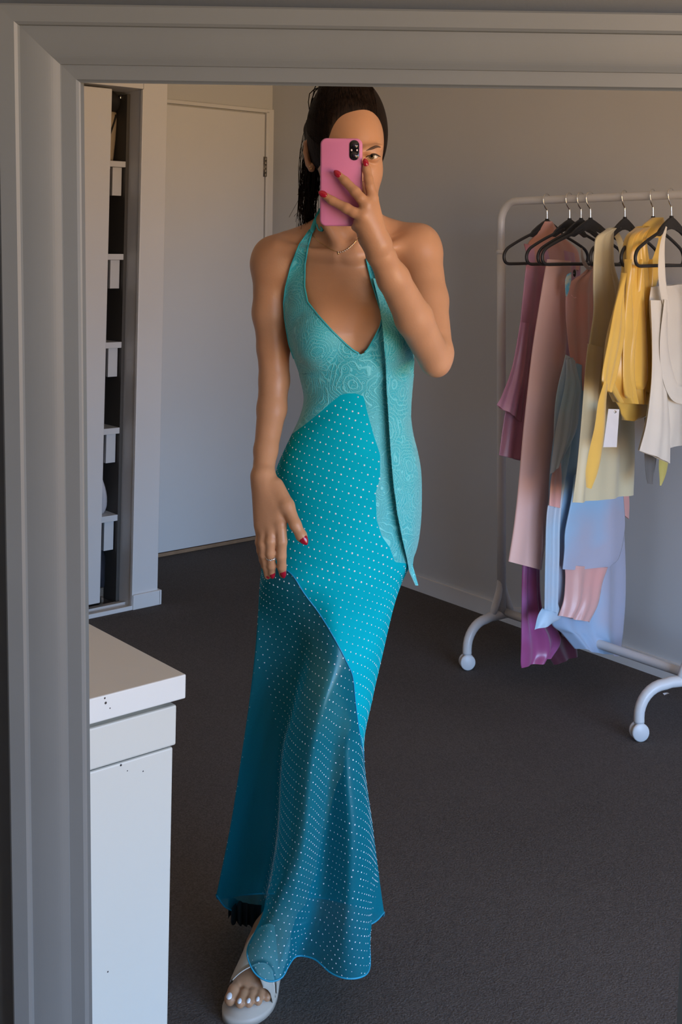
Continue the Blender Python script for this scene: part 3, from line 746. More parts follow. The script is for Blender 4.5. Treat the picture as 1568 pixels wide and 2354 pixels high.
# ------------------------------------------------------------------ the dress
ROWS = []   # each row: front control points (px,py,D) left to right (9), depth of the back bulge
def ell_row(y, l, r_, dc, b):
    th_ = np.radians(np.linspace(-90, 90, 9)); xc = (l+r_)/2; a = (r_-l)/2
    return [(xc+a*math.sin(t), y, dc-b*math.cos(t)**.85) for t in th_], b
for y_, l_, r_, d_, b_ in TOR:
    if y_ >= 860: ROWS.append(ell_row(y_, l_-1, r_+1, d_, b_+.003))
ROWS.append(([(593, 1410, 2.275), (628, 1414, 2.245), (668, 1418, 2.215), (712, 1420, 2.185), (760, 1420, 2.160), (805, 1420, 2.165), (850, 1417, 2.185), (886, 1412, 2.22), (903, 1405, 2.275)], .115))
ROWS.append(([(586, 1500, 2.28), (636, 1506, 2.265), (692, 1512, 2.225), (717, 1516, 2.175), (764, 1517, 2.140), (812, 1516, 2.155), (845, 1512, 2.18), (868, 1508, 2.22), (881, 1500, 2.28)], .12))
ROWS.append(([(574, 1605, 2.295), (624, 1612, 2.29), (668, 1619, 2.24), (686, 1624, 2.165), (738, 1626, 2.104), (786, 1625, 2.142), (822, 1621, 2.165), (846, 1615, 2.205), (857, 1605, 2.27)], .13))
ROWS.append(([(559, 1710, 2.31), (608, 1718, 2.33), (645, 1724, 2.31), (658, 1730, 2.18), (716, 1733, 2.092), (762, 1732, 2.155), (800, 1730, 2.150), (828, 1726, 2.185), (837, 1718, 2.27)], .13))
ROWS.append(([(531, 1890, 2.34), (580, 1905, 2.40), (632, 1915, 2.385), (644, 1921, 2.175), (697, 1925, 2.078), (748, 1921, 2.160), (806, 1921, 2.118), (846, 1915, 2.165), (857, 1900, 2.285)], .16))
ROWS.append(([(504, 2025, 2.355), (560, 2052, 2.43), (606, 2068, 2.42), (617, 2076, 2.140), (664, 2087, 2.092), (735, 2074, 2.152), (802, 2087, 2.098), (848, 2074, 2.150), (875, 2040, 2.285)], .19))
ROWS.append(([(497, 2057, 2.36, 0), (518, 2085, 2.39, .5), (550, 2098, 2.435, 1), (598, 2108, 2.43, 2), (588, 2140, 2.25, 2.6), (569, 2180, 2.142, 3), (573, 2212, 2.116, 3.35), (590, 2241, 2.102, 3.65), (620, 2256, 2.096, 4),
   (648, 2247, 2.105, 4.4), (663, 2221, 2.125, 4.65), (676, 2202, 2.145, 4.85), (692, 2197, 2.155, 5), (725, 2206, 2.14, 5.35), (760, 2236, 2.11, 5.7), (795, 2249, 2.092, 6.1), (830, 2246, 2.10, 6.6), (849, 2228, 2.135, 7), (850, 2180, 2.18, 7.3), (848, 2132, 2.225, 7.6), (868, 2115, 2.26, 7.8), (883, 2097, 2.29, 8)], .20))
ROWS = [([(q[0], q[1], q[2]+max(0, q[1]-1450)/800*.10, *q[3:]) for q in R[0]], R[1]) for R in ROWS]
NS, NB = 96, 64
def row3(R):
    pts, bb = R; Pc = np.array([P_(*q[:3]) for q in pts])
    if len(pts) == 9: Fr = catmull(Pc, NS+1)
    else:
        s_ = np.array([q[3] for q in pts]); De = catmull(Pc, 40*(len(pts)-1)+1); sd = np.interp(np.linspace(0, len(pts)-1, len(De)), np.arange(len(pts)), s_)
        tg_ = np.linspace(0, 8, NS+1); Fr = np.stack([np.interp(tg_, sd, De[:, k]) for k in range(3)], 1)
    l, r_ = Pc[0], Pc[-1]; bk = []
    for t in np.linspace(0, 1, NB+1)[1:-1]:
        th_ = math.pi*t; m = (l+r_)/2; h = (r_-l)/2
        q = m+h*math.cos(th_); q = q.copy(); q[1] += bb*(math.sin(th_)**.85); q[2] -= max(0, min(.09, (pts[0][1]-1700)/4000))*math.sin(th_)**.6; bk.append(q)
    return np.vstack([Fr, np.array(bk)])
G = np.array([row3(R) for R in ROWS])
ylev = np.array([np.mean([q[1] for q in R[0]]) for R in ROWS]); 
NR = 260
# interpolate rows (Catmull-Rom on the row index, resampled by image height)
K = len(G); idx = np.interp(np.linspace(ylev[0], ylev[-1], NR), ylev, np.arange(K))
def cr_rows(G, idx):
    out = []
    for t in idx:
        i = min(int(t), len(G)-2); f = t-i; p1, p2 = G[i], G[i+1]; h = ylev[i+1]-ylev[i]
        m1 = (p2-G[i-1])/(ylev[i+1]-ylev[i-1])*h if i > 0 else p2-p1
        m2 = (G[i+2]-p1)/(ylev[i+2]-ylev[i])*h if i+2 < len(G) else p2-p1
        out.append((2*f**3-3*f**2+1)*p1+(f**3-2*f**2+f)*m1+(-2*f**3+3*f**2)*p2+(f**3-f**2)*m2)
    return np.array(out)
D3 = cr_rows(G, idx)                       # NR x NC x 3 in view coordinates
NC = D3.shape[1]
yy = np.linspace(ylev[0], ylev[-1], NR)
# the bodice part of the tube hugs the modelled body in front
def front_fix(Pl, w_):
    Pw = W(Pl); px, py = to_px(Pw); h = hit(px, py, 0)
    if h is None: return Pl
    dl = float(h@Fh)-.006
    if dl > Pl[1] or dl < Pl[1]-.06: return Pl
    q = P_(px, py, dl); return Pl*(1-w_)+q*w_
for i in range(NR):
    if yy[i] > 1010: break
    w_ = float(np.clip((1010-yy[i])/70, 0, 1))
    for j in range(4, NS-3): D3[i, j] = front_fix(D3[i, j], w_*min(1, (j-3)/6, (NS-3-j)/6))
# soft creases under the bust at the image left side
for i in range(NR):
    if 865 < yy[i] < 1000:
        for j in range(NS+1):
            pxx = to_px(W(D3[i, j]))[0]
            D3[i, j, 1] -= .0022*math.sin((yy[i]+.55*pxx)/11.0)*math.exp(-((pxx-720)/45)**2)*math.sin(math.pi*(yy[i]-865)/135)
skV = W(D3.reshape(-1, 3)); skF = gridF(NR, NC, True)
dbv = BVHTree.FromPolygons([Vector(p) for p in skV], skF)
skP = np.array(to_px(skV.T.T) if False else [to_px(p) for p in skV])
def poly_sd(P, poly):
    """signed distance to polygon (positive inside)"""
    poly = np.asarray(poly, float); d = np.full(len(P), 1e9); ins = np.zeros(len(P), bool)
    for i in range(len(poly)):
        a, b = poly[i], poly[(i+1) % len(poly)]; ab = b-a
        t = np.clip(((P-a)@ab)/(ab@ab+1e-9), 0, 1); d = np.minimum(d, np.linalg.norm(P-a-t[:, None]*ab, axis=1))
        c = ((a[1] > P[:, 1]) != (b[1] > P[:, 1])) & (P[:, 0] < (b[0]-a[0])*(P[:, 1]-a[1])/(b[1]-a[1]+1e-12)+a[0]); ins ^= c
    return np.where(ins, d, -d)
# regions measured on the front; sides and back follow the outline
DOTS = [(520, 1120), (600, 1060), (668, 1000), (700, 977), (738, 946), (760, 926), (783, 908), (800, 904), (820, 905), (836, 911), (844, 946), (852, 975), (860, 1003), (874, 1045), (874, 1099), (864, 1131), (866, 1195), (878, 1233), (896, 1258), (908, 1292), (940, 1296), (1100, 1240), (1200, 2600), (300, 2600), (300, 1120)]
SHEER = [(300, 1262), (590, 1285), (640, 1300), (672, 1322), (700, 1365), (735, 1412), (770, 1470), (797, 1522), (811, 1556), (817, 1610), (823, 1660), (831, 1708), (839, 1752), (900, 1800), (1100, 1850), (1200, 2600), (300, 2600)]
sd_dots = poly_sd(skP, DOTS); sd_sheer = poly_sd(skP, SHEER)
def split(V, F, s, extra):
    """cut a mesh exactly along s=0 -> (positive part, negative part), each with interpolated extras"""
    T = []
    for f_ in F:
        T.append((f_[0], f_[1], f_[2])); 
        if len(f_) == 4: T.append((f_[0], f_[2], f_[3]))
    V = list(map(np.array, V)); s = list(s); ex = [list(e) for e in extra]; cache = {}; A = []; B = []
    def mid(i, j):
        k = (min(i, j), max(i, j))
        if k not in cache:
            t = s[i]/(s[i]-s[j]); V.append(V[i]+(V[j]-V[i])*t); s.append(0.0)
            for e in ex: e.append(e[i]+(e[j]-e[i])*t)
            cache[k] = len(V)-1
        return cache[k]
    for t in T:
        sg = [s[i] > 0 for i in t]
        if all(sg): A.append(t)
        elif not any(sg): B.append(t)
        else:
            k = [x for x in range(3) if sg[x] != sg[(x+1) % 3] and sg[x] != sg[(x+2) % 3]][0]
            a, b, c_ = t[k], t[(k+1) % 3], t[(k+2) % 3]; ab = mid(a, b); ac = mid(a, c_)
            (A if sg[k] else B).append((a, ab, ac)); (B if sg[k] else A).extend([(ab, b, c_), (ab, c_, ac)])
    def comp(T):
        u = np.unique(np.array(T).ravel()); m = {int(k): i for i, k in enumerate(u)}
        return np.array([V[k] for k in u]), [tuple(m[int(i)] for i in t) for t in T], [np.array([e[k] for k in u]) for e in ex]
    return comp(A), comp(B)
(dV, dF, dE), (bV, bF, _) = split(skV, skF, sd_dots, [sd_sheer])
(shV, shF, _), (opV, opF, _) = split(dV, dF, dE[0], [])
C_dress = (.018, .34, .43)
M_dress = satin('turquoise_crepe', (.001, .40, .50), (.001, .375, .47), 9, .8, sheen=0, spec=.04)
M_lace = paisley('turquoise_corded_lace', (.030, .40, .46), (.13, .58, .62))
M_sheer = sheer('sheer_turquoise', (.006, .27, .37), .56)
dress = mk('dress', opV, opF, M_dress, pr_, label='opaque turquoise body of the long halter dress')
mk('sheer_skirt', shV, shF, M_sheer, dress, label='see-through flared lower skirt')
# upper bodice: two cups meeting at the V, laid on the body
def poly_x(y, pts): p = np.array(pts, float); return np.interp(y, p[:, 1], p[:, 0])
LO = [(712, 528), (700, 545), (687.5, 563), (668, 614), (656, 662), (652, 697), (654, 730), (659, 761), (664, 790), (670, 809), (679, 835), (688, 860), (693, 884)]
LI = [(719, 528), (714, 545), (708, 566), (701, 608), (700, 659), (707, 694), (732, 726), (764, 761), (796, 792), (812, 805), (825, 812.5), (831, 813), (831, 884)]
RI = [(852, 540), (845, 562), (840, 585), (845, 608), (853, 643), (866, 684), (876, 715), (879, 730), (874, 751), (857, 783), (846, 802), (837, 812), (831, 813), (831, 884)]
RO = [(862, 540), (858, 575), (872, 615), (890, 650), (910, 690), (932, 730), (948, 760), (952, 800), (952, 835), (951, 862), (949.5, 884)]
cups = []
for (ea, eb, nn, y0_) in ((LO, LI, 40, 528), (RI, RO, 40, 562)):
    ys = np.linspace(y0_, 884, 120); V = []
    for y_ in ys:
        a, b = poly_x(y_, ea), poly_x(y_, eb)
        for t in np.linspace(0, 1, nn):
            px = a+(b-a)*t; py = y_+(0 if y_ > 820 else 0)
            h = hit(px, py, .0052)
            L = pix(px, py, 2.25); z = L[2]; xc, aa, dc, bb = [np.interp(z, tz, q) for q in (txc, ta, tdc, tb)]
            s_ = np.clip(abs(L[0]-xc)/aa, 0, 1); De = dc-(bb+.003)*math.sqrt(max(0, 1-s_**2))**.85
            dh = float(h@Fh) if h is not None else 9.0
            if dh > De+.05 or (dh < De-.035 and (y_ > 575 or y0_ > 550)): dh = De
            w_ = np.clip((y_-640)/80, 0, 1); h = W(pix(px, py, min(dh, De)*w_+dh*(1-w_)))
            V.append(h)
    V = np.array(V).reshape(120, nn, 3)
    for _ in range(8):   # relax the depth so the cloth spans small hollows
        V[1:-1, 1:-1] = .5*V[1:-1, 1:-1]+.125*(V[:-2, 1:-1]+V[2:, 1:-1]+V[1:-1, :-2]+V[1:-1, 2:])
    for i_, y_ in enumerate(ys):
        for j_ in range(nn):
            q = V[i_, j_]; px, py = to_px(q); h = hit(px, py, 0); dq = float(q@Fh); nd = dq
            if h is not None and -.04 < float(h@Fh)-dq < .004: nd = min(nd, float(h@Fh)-.0035)
            if y_ > 864:
                g_ = dbv.ray_cast(CV, Vector(ray(px, py)).normalized())
                if g_[0] is not None and abs(float(np.array(g_[0])@Fh)-dq) < .04: nd = float(np.array(g_[0])@Fh)-.0007
            if nd != dq: V[i_, j_] = W(pix(px, py, nd))
    cups.append((V.reshape(-1, 3), gridF(120, nn)))
mk('bodice', *join((bV, bF), *cups), M_lace, dress, label='corded paisley lace bodice with a deep V neck')
# bindings
def edge_tube(pts, r, off, n=80):
    q = [hit(a, b, off) for a, b in catmull(np.array(pts, float), n)]; q = [p for p in q if p is not None]; return tube(q, r, 6)
M_bind = mat('turquoise_binding', (.03, .40, .46), .5, .03)
nv = int(120*(813-528)/(884-528)); nv2 = int(120*(813-562)/(884-562)); cA, cB = cups[0][0].reshape(120, 40, 3), cups[1][0].reshape(120, 40, 3)
mk('neck_binding', *join(tube(cA[:nv, -1]-Fh*.0008, .0017, 6), tube(cB[:nv2, 0]-Fh*.0008, .0017, 6), tube(cA[:100, 0]-Fh*.0006, .0014, 6)), M_bind, dress)
def dhit(px, py, off):
    d = ray(px, py); d = d/np.linalg.norm(d); h = dbv.ray_cast(CV, Vector(d))
    return None if h[0] is None else np.array(h[0])-d*off
sm = [dhit(a, b, .0008) for a, b in catmull(np.array(SHEER[2:13], float), 90)]
mk('seam', *tube([p for p in sm if p is not None], .0011, 6), mat('seam_blue', (.012, .24, .46), .5), dress)
mk('hem', *tube(np.vstack([W(D3[-1]), W(D3[-1][:1])]), .0016, 6, False), mat('hem_blue', (.015, .30, .46), .5), dress)
# dark under-layer frill peeping out under the raised back hem
fr = []
base = np.array([P_(*q) for q in ((525, 2082, 2.49), (560, 2098, 2.51), (600, 2104, 2.51), (640, 2100, 2.53))]); bs = catmull(base, 60)
for k, t in enumerate(np.linspace(0, 1, 8)):
    fr.append(bs+np.stack([.002*np.sin(np.arange(60)*.9), .010*t*np.sin(np.arange(60)*.75), np.full(60, .02-.045*t)+.004*t*np.sin(np.arange(60)*.6)], 1))
mk('underskirt_frill', W(np.vstack(fr)), gridF(8, 60), mat('dark_teal_chiffon', (.006, .016, .024), .7), dress, label='dark teal frill under the back hem')
# rhinestones on a slanted lattice over the dotted cloth
stn = []; sg = D3.copy(); 
arc = np.zeros((NR, NC)); 
j0 = NS//2
seg = np.linalg.norm(np.diff(D3[:, :NS+1], axis=1), axis=2)
for i in range(NR): c_ = np.concatenate([[0], np.cumsum(seg[i])]); arc[i, :NS+1] = c_-c_[j0]
zl = np.concatenate([[0], np.cumsum(np.linalg.norm(np.diff(D3[:, j0], axis=0), axis=1))])
A_, B_ = np.array([.0112, .0034]), np.array([-.0036, .0132])
rs = np.random.RandomState(9)
cells = {}
Minv = np.linalg.inv(np.array([A_, B_]).T)
Nrm = np.zeros_like(D3); du = np.roll(D3, -1, 1)-np.roll(D3, 1, 1); dv = np.gradient(D3, axis=0); Nrm = np.cross(du, dv); Nrm /= np.linalg.norm(Nrm, axis=2)[..., None]+1e-12
ctr = D3[:, :, :].mean(1)
sdg = sd_dots.reshape(NR, NC)
stV = []; stF = []
o8 = np.array([(1, 0, 0), (.5, .87, 0), (-.5, .87, 0), (-1, 0, 0), (-.5, -.87, 0), (.5, -.87, 0), (0, 0, .62)])
of = [(0, 1, 6), (1, 2, 6), (2, 3, 6), (3, 4, 6), (4, 5, 6), (5, 0, 6)]
for i in range(NR-1):
    for j in range(NS):
        if sdg[i, j] < 3: continue
        q0 = np.array([arc[i, j], zl[i]]); 
        L = [np.array([arc[i+a, j+b], zl[i+a]]) for a, b in ((0, 0), (0, 1), (1, 0), (1, 1))]
        cc = [Minv@q for q in L]; lo = np.min(cc, 0); hi = np.max(cc, 0)
        for m_ in range(math.ceil(lo[0]-1e-9), math.floor(hi[0])+1):
            for n_ in range(math.ceil(lo[1]-1e-9), math.floor(hi[1])+1):
                p = m_*A_+n_*B_
                if np.linalg.norm(D3[i+1, j]-D3[i, j]) < (.62+.25*rs.rand())*(zl[i+1]-zl[i]): continue
                fv = (p[1]-zl[i])/(zl[i+1]-zl[i]+1e-9)
                if not 0 <= fv < 1: continue
                a0_ = L[0][0]*(1-fv)+L[2][0]*fv; a1_ = L[1][0]*(1-fv)+L[3][0]*fv; fu = (p[0]-a0_)/(a1_-a0_+1e-9)
                if not 0 <= fu < 1: continue
                pos = (D3[i, j]*(1-fu)+D3[i, j+1]*fu)*(1-fv)+(D3[i+1, j]*(1-fu)+D3[i+1, j+1]*fu)*fv
                n = Nrm[i, j].copy()
                if n@(pos-np.array([ctr[i, 0], D3[i, :, 1].max()*.5+D3[i, :, 1].min()*.5, pos[2]])) < 0: n = -n
                t1 = np.cross(n, [0, 0, 1.]); t1 /= np.linalg.norm(t1)+1e-9; t2 = np.cross(n, t1)
                sz = (.00148 if yy[i] < 1350 else .00122)*(.6+.6*rs.rand()); k = len(stV)*7
                stV.append(pos+n*.0003+(o8[:, :1]*t1+o8[:, 1:2]*t2+o8[:, 2:]*n)*sz); stF += [tuple(x+k for x in f_) for f_ in of]
M_stone = mat('rhinestone', (.82, .86, .88), .15, .02, spec=.9)
mk('rhinestones', W(np.vstack(stV)), stF, M_stone, dress, False, kind='stuff')
# long pointed halter tie hanging down the front
TLx = [(858, 640, 0), (872, 700, 0), (880, 760, 0), (886, 830, 0), (889, 900, 0), (893, 960, 0), (898, 1040, 0), (904, 1110, 0), (913, 1180, 0), (925, 1240, 0), (934, 1278, 0), (941, 1315, 0), (955, 1346, 0)]
TRx = [(868, 640), (900, 700), (938, 760), (953, 830), (947, 900), (945, 960), (952, 1040), (967, 1110), (968, 1180), (964, 1230), (953, 1270), (949, 1300), (962, 1346)]
ysT = np.linspace(640, 1346, 150); V = []
for y_ in ysT:
    a, b = poly_x(y_, TLx), poly_x(y_, TRx)
    for t in np.linspace(0, 1, 16):
        px = a+(b-a)*t
        h = (hit(px, y_, .012) if y_ < 868 else dhit(px, y_, .008))
        if h is not None and y_ < 868 and float(h@Fh) < 2.115: h = None
        V.append(h if h is not None else np.full(3, np.nan))
V = np.array(V).reshape(150, 16, 3)
dl = V@Fh
for i in range(150):   # fill misses and keep the strip a calm hanging surface
    ok = ~np.isnan(dl[i])
    dl[i] = np.interp(np.arange(16), np.where(ok)[0], dl[i][ok]) if ok.any() else np.nan
col = np.nanmean(dl, axis=1); okr = ~np.isnan(col)
for j in range(16): dl[:, j] = np.interp(np.arange(150), np.where(okr)[0], dl[okr, j])
for _ in range(12):
    dl[1:-1] = .5*dl[1:-1]+.25*(dl[:-2]+dl[2:]); dl[:, 1:-1] = .5*dl[:, 1:-1]+.25*(dl[:, :-2]+dl[:, 2:])
tw = []
for i, y_ in enumerate(ysT):
    a, b = poly_x(y_, TLx), poly_x(y_, TRx)
    for j, t in enumerate(np.linspace(0, 1, 16)): tw.append(W(pix(a+(b-a)*t, y_, dl[i, j]-.010*math.exp(-t*5)-.002)))
tw = np.array(tw); back = tw+Fh*.0016
fo = gridF(150, 16); n_ = len(tw); F = list(fo)+[tuple(i+n_ for i in f_[::-1]) for f_ in fo]
for i in range(149): F.append((i*16, (i+1)*16, n_+(i+1)*16, n_+i*16)); F.append(((i+1)*16+15, i*16+15, n_+i*16+15, n_+(i+1)*16+15))
mk('neck_tie', np.vstack([tw, back]), F, M_lace, dress, label='long pointed lace tie hanging from the halter neck')
# halter strap going behind the neck, and the bow ends beside the neck
sv = []
for y_, l_, r_, D in ((530, 712, 719, 2.225), (518, 716, 727, 2.24), (505, 721, 738, 2.255), (492, 727, 742, 2.27), (478, 734, 744, 2.285)):
    for t in np.linspace(0, 1, 6): sv.append(W(pix(l_+(r_-l_)*t, y_+t*6, D-.006*math.sin(math.pi*t))))
mk('strap', np.array(sv), gridF(5, 6), M_bind, dress)
mk('strap', *tube(W(catmull([P_(737, 522, 2.222), P_(742, 530, 2.215), P_(733, 528, 2.218), P_(728, 516, 2.225)], 14)), .0018, 6), M_bind, dress)
mk('tie_end', *tube(W(catmull([P_(884, 536, 2.30), P_(889, 527, 2.29), P_(893, 524, 2.285), P_(895, 531, 2.285)], 10)), [.002]*8+[.004, .002], 6, flat=.5), mat('tie_end_blue', (.02, .10, .26), .5), dress)

# ------------------------------------------------------------------ sandals
def outline(T, pts, z0, z1, zf=None):
    q = catmull(np.array(pts+[pts[0]], float), 72)[:-1]; n = len(q); V = []
    for zz in (0, 1):
        for a, b in q: V.append(T(a, b, (z0(a) if zz == 0 else z1(a))))
    F = [tuple(range(n))[::-1], tuple(range(n, 2*n))]+[(i, (i+1) % n, n+(i+1) % n, n+i) for i in range(n)]
    return W(np.array(V)), F
sol = [(-.012, 0), (-.004, -.024), (.03, -.029), (.08, -.027), (.13, -.036), (.17, -.042), (.205, -.040), (.230, -.028), (.238, -.008), (.230, .018), (.210, .037), (.178, .047), (.14, .045), (.09, .034), (.04, .031), (0, .024)]
zt = lambda a: SZ-.003+.030*np.clip((.12-a)/.13, 0, 1)**1.5
zb = lambda a: .0+.034*np.clip((.10-a)/.06, 0, 1) if a > -1 else 0
sd_ = mk('sandal', *outline(FT, sol, lambda a: max(0.0, zt(a)-.014), zt), M_sole, pr_, label='cream leather cross-strap sandal')
heel = [(-.010, 0), (-.004, -.020), (.03, -.023), (.045, 0), (.03, .024), (0, .020)]
mk('heel', *outline(FT, heel, lambda a: 0.0, lambda a: max(.01, zt(a)-.012)), M_sole, sd_)
def strap_band(a0, a1, wid, lift=0.0, n=40, m=8):
    """band crossing the foot from sole edge a0=(s,w) to a1, hugging the instep"""
    V = []
    d = np.array(a1)-np.array(a0); dn = np.array([-d[1], d[0]]); dn /= np.linalg.norm(dn)
    for t in np.linspace(0, 1, n):
        for u in np.linspace(-.5, .5, m):
            c_ = np.array(a0)+d*t+dn*wid*u
            zs = zt(.12)-.004; e_w = abs(c_[1]-.0035)/np.interp(c_[0], [.05, .08, .13, .16, .18], [.029, .031, .040, .0435, .044])
            ztop = np.interp(c_[0], [.03, .06, .095, .130, .155, .180, .20], [.128, .121, .108, .092, .077, .066, .058])+lift
            z = zs+(ztop-zs)*math.sqrt(max(0.0, 1-min(1, e_w)**2.5))
            hw_ = np.interp(c_[0], [.05, .08, .13, .16, .18], [.029, .031, .040, .0435, .044])
            V.append([c_[0], min(max(c_[1], .0035-hw_), .0035+hw_), z])
    V = np.array(V).reshape(n, m, 3)
    Q = W(np.array([FT(*q) for q in V.reshape(-1, 3)])); Q2 = Q+np.array([0, 0, .0022]); F = gridF(n, m); k = len(Q)
    FF = [tuple(i for i in f_[::-1]) for f_ in F]+[tuple(i+k for i in f_) for f_ in F]
    for i in range(n-1): FF.append((i*m, (i+1)*m, k+(i+1)*m, k+i*m)); FF.append(((i+1)*m+m-1, i*m+m-1, k+i*m+m-1, k+(i+1)*m+m-1))
    return np.vstack([Q, Q2]), FF
mk('cross_strap', *strap_band((.176, -.0400), (.116, .0385), .056, .0045), M_leather, sd_)
mk('cross_strap', *strap_band((.136, -.010), (.178, .0455), .036), M_leather, sd_)
bsol = [(-.0, 0), (.01, -.022), (.08, -.026), (.15, -.034), (.20, -.030), (.215, 0), (.20, .032), (.15, .036), (.08, .028), (.01, .022)]
gp = np.array([-gd[1], gd[0]])
def GT2(s_, w_, z): return np.array([*(tb0[:2]+gd*s_+gp*w_), z])
mk('sandal', *outline(GT2, bsol, lambda a: .0+.05*np.clip((.13-a)/.13, 0, 1), lambda a: .014+.056*np.clip((.13-a)/.13, 0, 1)), mat('black_leather', (.02, .018, .017), .5), pr_, label='dark rear sandal under the hem')

# ------------------------------------------------------------------ phone
pc = (P_(736.5, 318, 1.985)+P_(833, 318, 1.985)+P_(736.5, 520, 1.985)+P_(832, 520, 1.985))/4
ph = root('phone', tuple(W(pc-np.array([0, 0, .07]))), YAW-math.pi/2, 'pink-cased phone held up over the face with a black camera oval', 'phone')
def rrect(w_, h_, r_, n=8):
    q = []
    for cx_, cz_, a0_ in ((w_-r_, h_-r_, 0), (-w_+r_, h_-r_, 90), (-w_+r_, -h_+r_, 180), (w_-r_, -h_+r_, 270)):
        for t in np.linspace(0, 90, n): a = math.radians(a0_+t); q.append((cx_+r_*math.cos(a), cz_+r_*math.sin(a)))
    return np.array(q)
def plate(w_, h_, r_, y0, y1, bev, c0=(0, 0), tilt=None):
    V = []; R_ = [(y0, -bev), (y0+bev*.3, -bev*.3), (y0+bev, 0), (y1-bev, 0), (y1, -bev)]
    for y_, s_ in R_:
        for a, b in rrect(w_+s_, h_+s_, max(r_+s_, .0008)): V.append((a+c0[0], y_, b+c0[1]))
    n = 32; F = [tuple(range(n))]+[tuple(range(4*n, 5*n))[::-1]]
    for k in range(4):
        for i in range(n): F.append((k*n+i, (k+1)*n+i, (k+1)*n+(i+1) % n, k*n+(i+1) % n))
    return np.array(V), F
hw, hh_ = .0355, .0742
def PT(v): return W(pc+np.asarray(v))
V, F = plate(hw, hh_, .0105, -.0052, .0046, .003); mk('case', PT(V), F, M_case, ph)
V, F = plate(hw-.0025, hh_-.0025, .009, .0040, .0058, .0006); mk('screen', PT(V), F, M_blackgloss, ph)
cc = (P_(814.5, 346, 1.985)-pc)
V, F = plate(.0083, .0172, .0081, -.0068, -.0042, .0012, (cc[0], cc[2])); cb = mk('camera_bump', PT(V), F, M_blackgloss, ph)
for dz in (.0085, -.0085):
    mk('lens', *cyl(PT((cc[0], -.0070, cc[2]+dz)), Fh, .0062, .0012, 24, .0004), M_blackgloss, cb)
    mk('lens_glass', *cyl(PT((cc[0], -.0077, cc[2]+dz)), Fh, .0030, .0006, 20, .0002), mat('lens_blue', (.02, .012, .03), .05), cb)
for dx in (-.0046, .0046): mk('flash', *ball(PT((cc[0]+dx, -.0070, cc[2])), (.0016, .0010, .0018), 12, 8), mat('flash_white', (.78, .66, .68), .3), cb, label='small pale flash dot')
# ================================================================== CLOTHES RAIL
RU, RZ = 3.10, 1.583
RA0, RA1 = np.array([3.105, 2.865, 0]), np.array([3.085, 2.085, 0])       # where the two posts stand
TB0, TB1 = np.array([3.105, 2.862, 0]), np.array([3.080, 1.985, 0])       # where they carry the bar
CA0, CA1 = np.array([2.946, 2.876, 0]), np.array([2.919, 2.158, 0])       # front casters
cr_ = root('clothes_rail', tuple((RA0+RA1)/2), 0, 'white tubular clothes rail on casters standing along the grey wall', 'clothes rail')
RR = .0155
def arc_pts(c, r, a0, a1, ax1, ax2, n=9):
    return [np.asarray(c)+r*(math.cos(math.radians(a))*np.asarray(ax1)+math.sin(math.radians(a))*np.asarray(ax2)) for a in np.linspace(a0, a1, n)]
ZX = np.array([0, 0, 1.]); rb = .075
BD = (TB0-TB1); BD /= np.linalg.norm(BD)
def bar_u(v): return TB1[0]+(TB0[0]-TB1[0])*(v-TB1[1])/(TB0[1]-TB1[1])
P = [TB0+ZX*z for z in np.linspace(1.05, RZ-rb, 6)] + arc_pts(TB0-BD*rb+ZX*(RZ-rb), rb, 0, 90, BD, ZX)[1:] + [TB0-BD*s+ZX*RZ for s in np.linspace(rb+.05, np.linalg.norm(TB0-TB1)-rb-.05, 8)] + arc_pts(TB1+BD*rb+ZX*(RZ-rb), rb, 90, 180, BD, ZX) + [TB1+ZX*z for z in np.linspace(RZ-rb-.05, 1.05, 6)]
mk('hanging_bar', *tube(P, RR*.88, 16, True, up=(1, 0, 0)), M_rail, cr_)
for A_0, T_0, C_0 in ((RA0, TB0, CA0), (RA1, TB1, CA1)):
    mk('post', *tube([A_0+(T_0-A_0)*t+ZX*(.155+1.245*t) for t in (0, .35, .7, 1)], RR, 16), M_rail, cr_)
    mk('collar', *tube([T_0+ZX*z for z in (1.397, 1.40, 1.409, 1.412)], [RR, RR+.0016, RR+.0016, RR*.9], 16), M_rail, cr_)
    h = .150; d = np.linalg.norm(C_0-A_0); r_ = .085; FX = (A_0-C_0)/d; FY = np.cross(ZX, FX)
    P = [A_0-FX*d+ZX*z for z in np.linspace(.052, h-r_, 4)] + arc_pts(A_0-FX*(d-r_)+ZX*(h-r_), r_, 180, 90, FX, ZX)[1:] + [A_0+FX*s+ZX*(h+.004) for s in np.linspace(-d+r_+.02, d-r_-.02, 5)] + arc_pts(A_0+FX*(d-r_)+ZX*(h-r_), r_, 90, 0, FX, ZX) + [A_0+FX*d+ZX*z for z in np.linspace(h-r_-.005, .052, 3)]
    mk('foot_tube', *tube(P, RR, 16, True, up=FY), M_rail, cr_)
    for s_ in (-1, 1):
        mk('strut', *tube(catmull([A_0+ZX*.30, A_0+FX*s_*.008+ZX*.24, A_0+FX*s_*.045+ZX*.155], 8), [.006, .012, .0135, .0135, .0135, .0135, .0135, .0125], 12, True, up=FY), M_rail, cr_)
        c0 = A_0+FX*d*s_
        ca = mk('caster', *join(cyl(c0+ZX*.048, (0, 0, 1), .0125, .012, 16), tube([c0+FY*.0+ZX*z for z in (.046, .030, .020)], [.010, .008, .006], 10)), M_caster, cr_)
        w_ = np.array([.50, .866, 0.])
        mk('wheel', *join(cyl(c0-w_*.010+ZX*.0262, w_, .0258, .011, 26, .003), cyl(c0+w_*.010+ZX*.0262, w_, .0258, .011, 26, .003)), M_caster, ca)
mk('lower_bar', *tube([RA0+(RA1-RA0)*t+np.array([.012, 0, .160]) for t in np.linspace(0, 1, 6)], RR*.9, 14), M_rail, cr_)

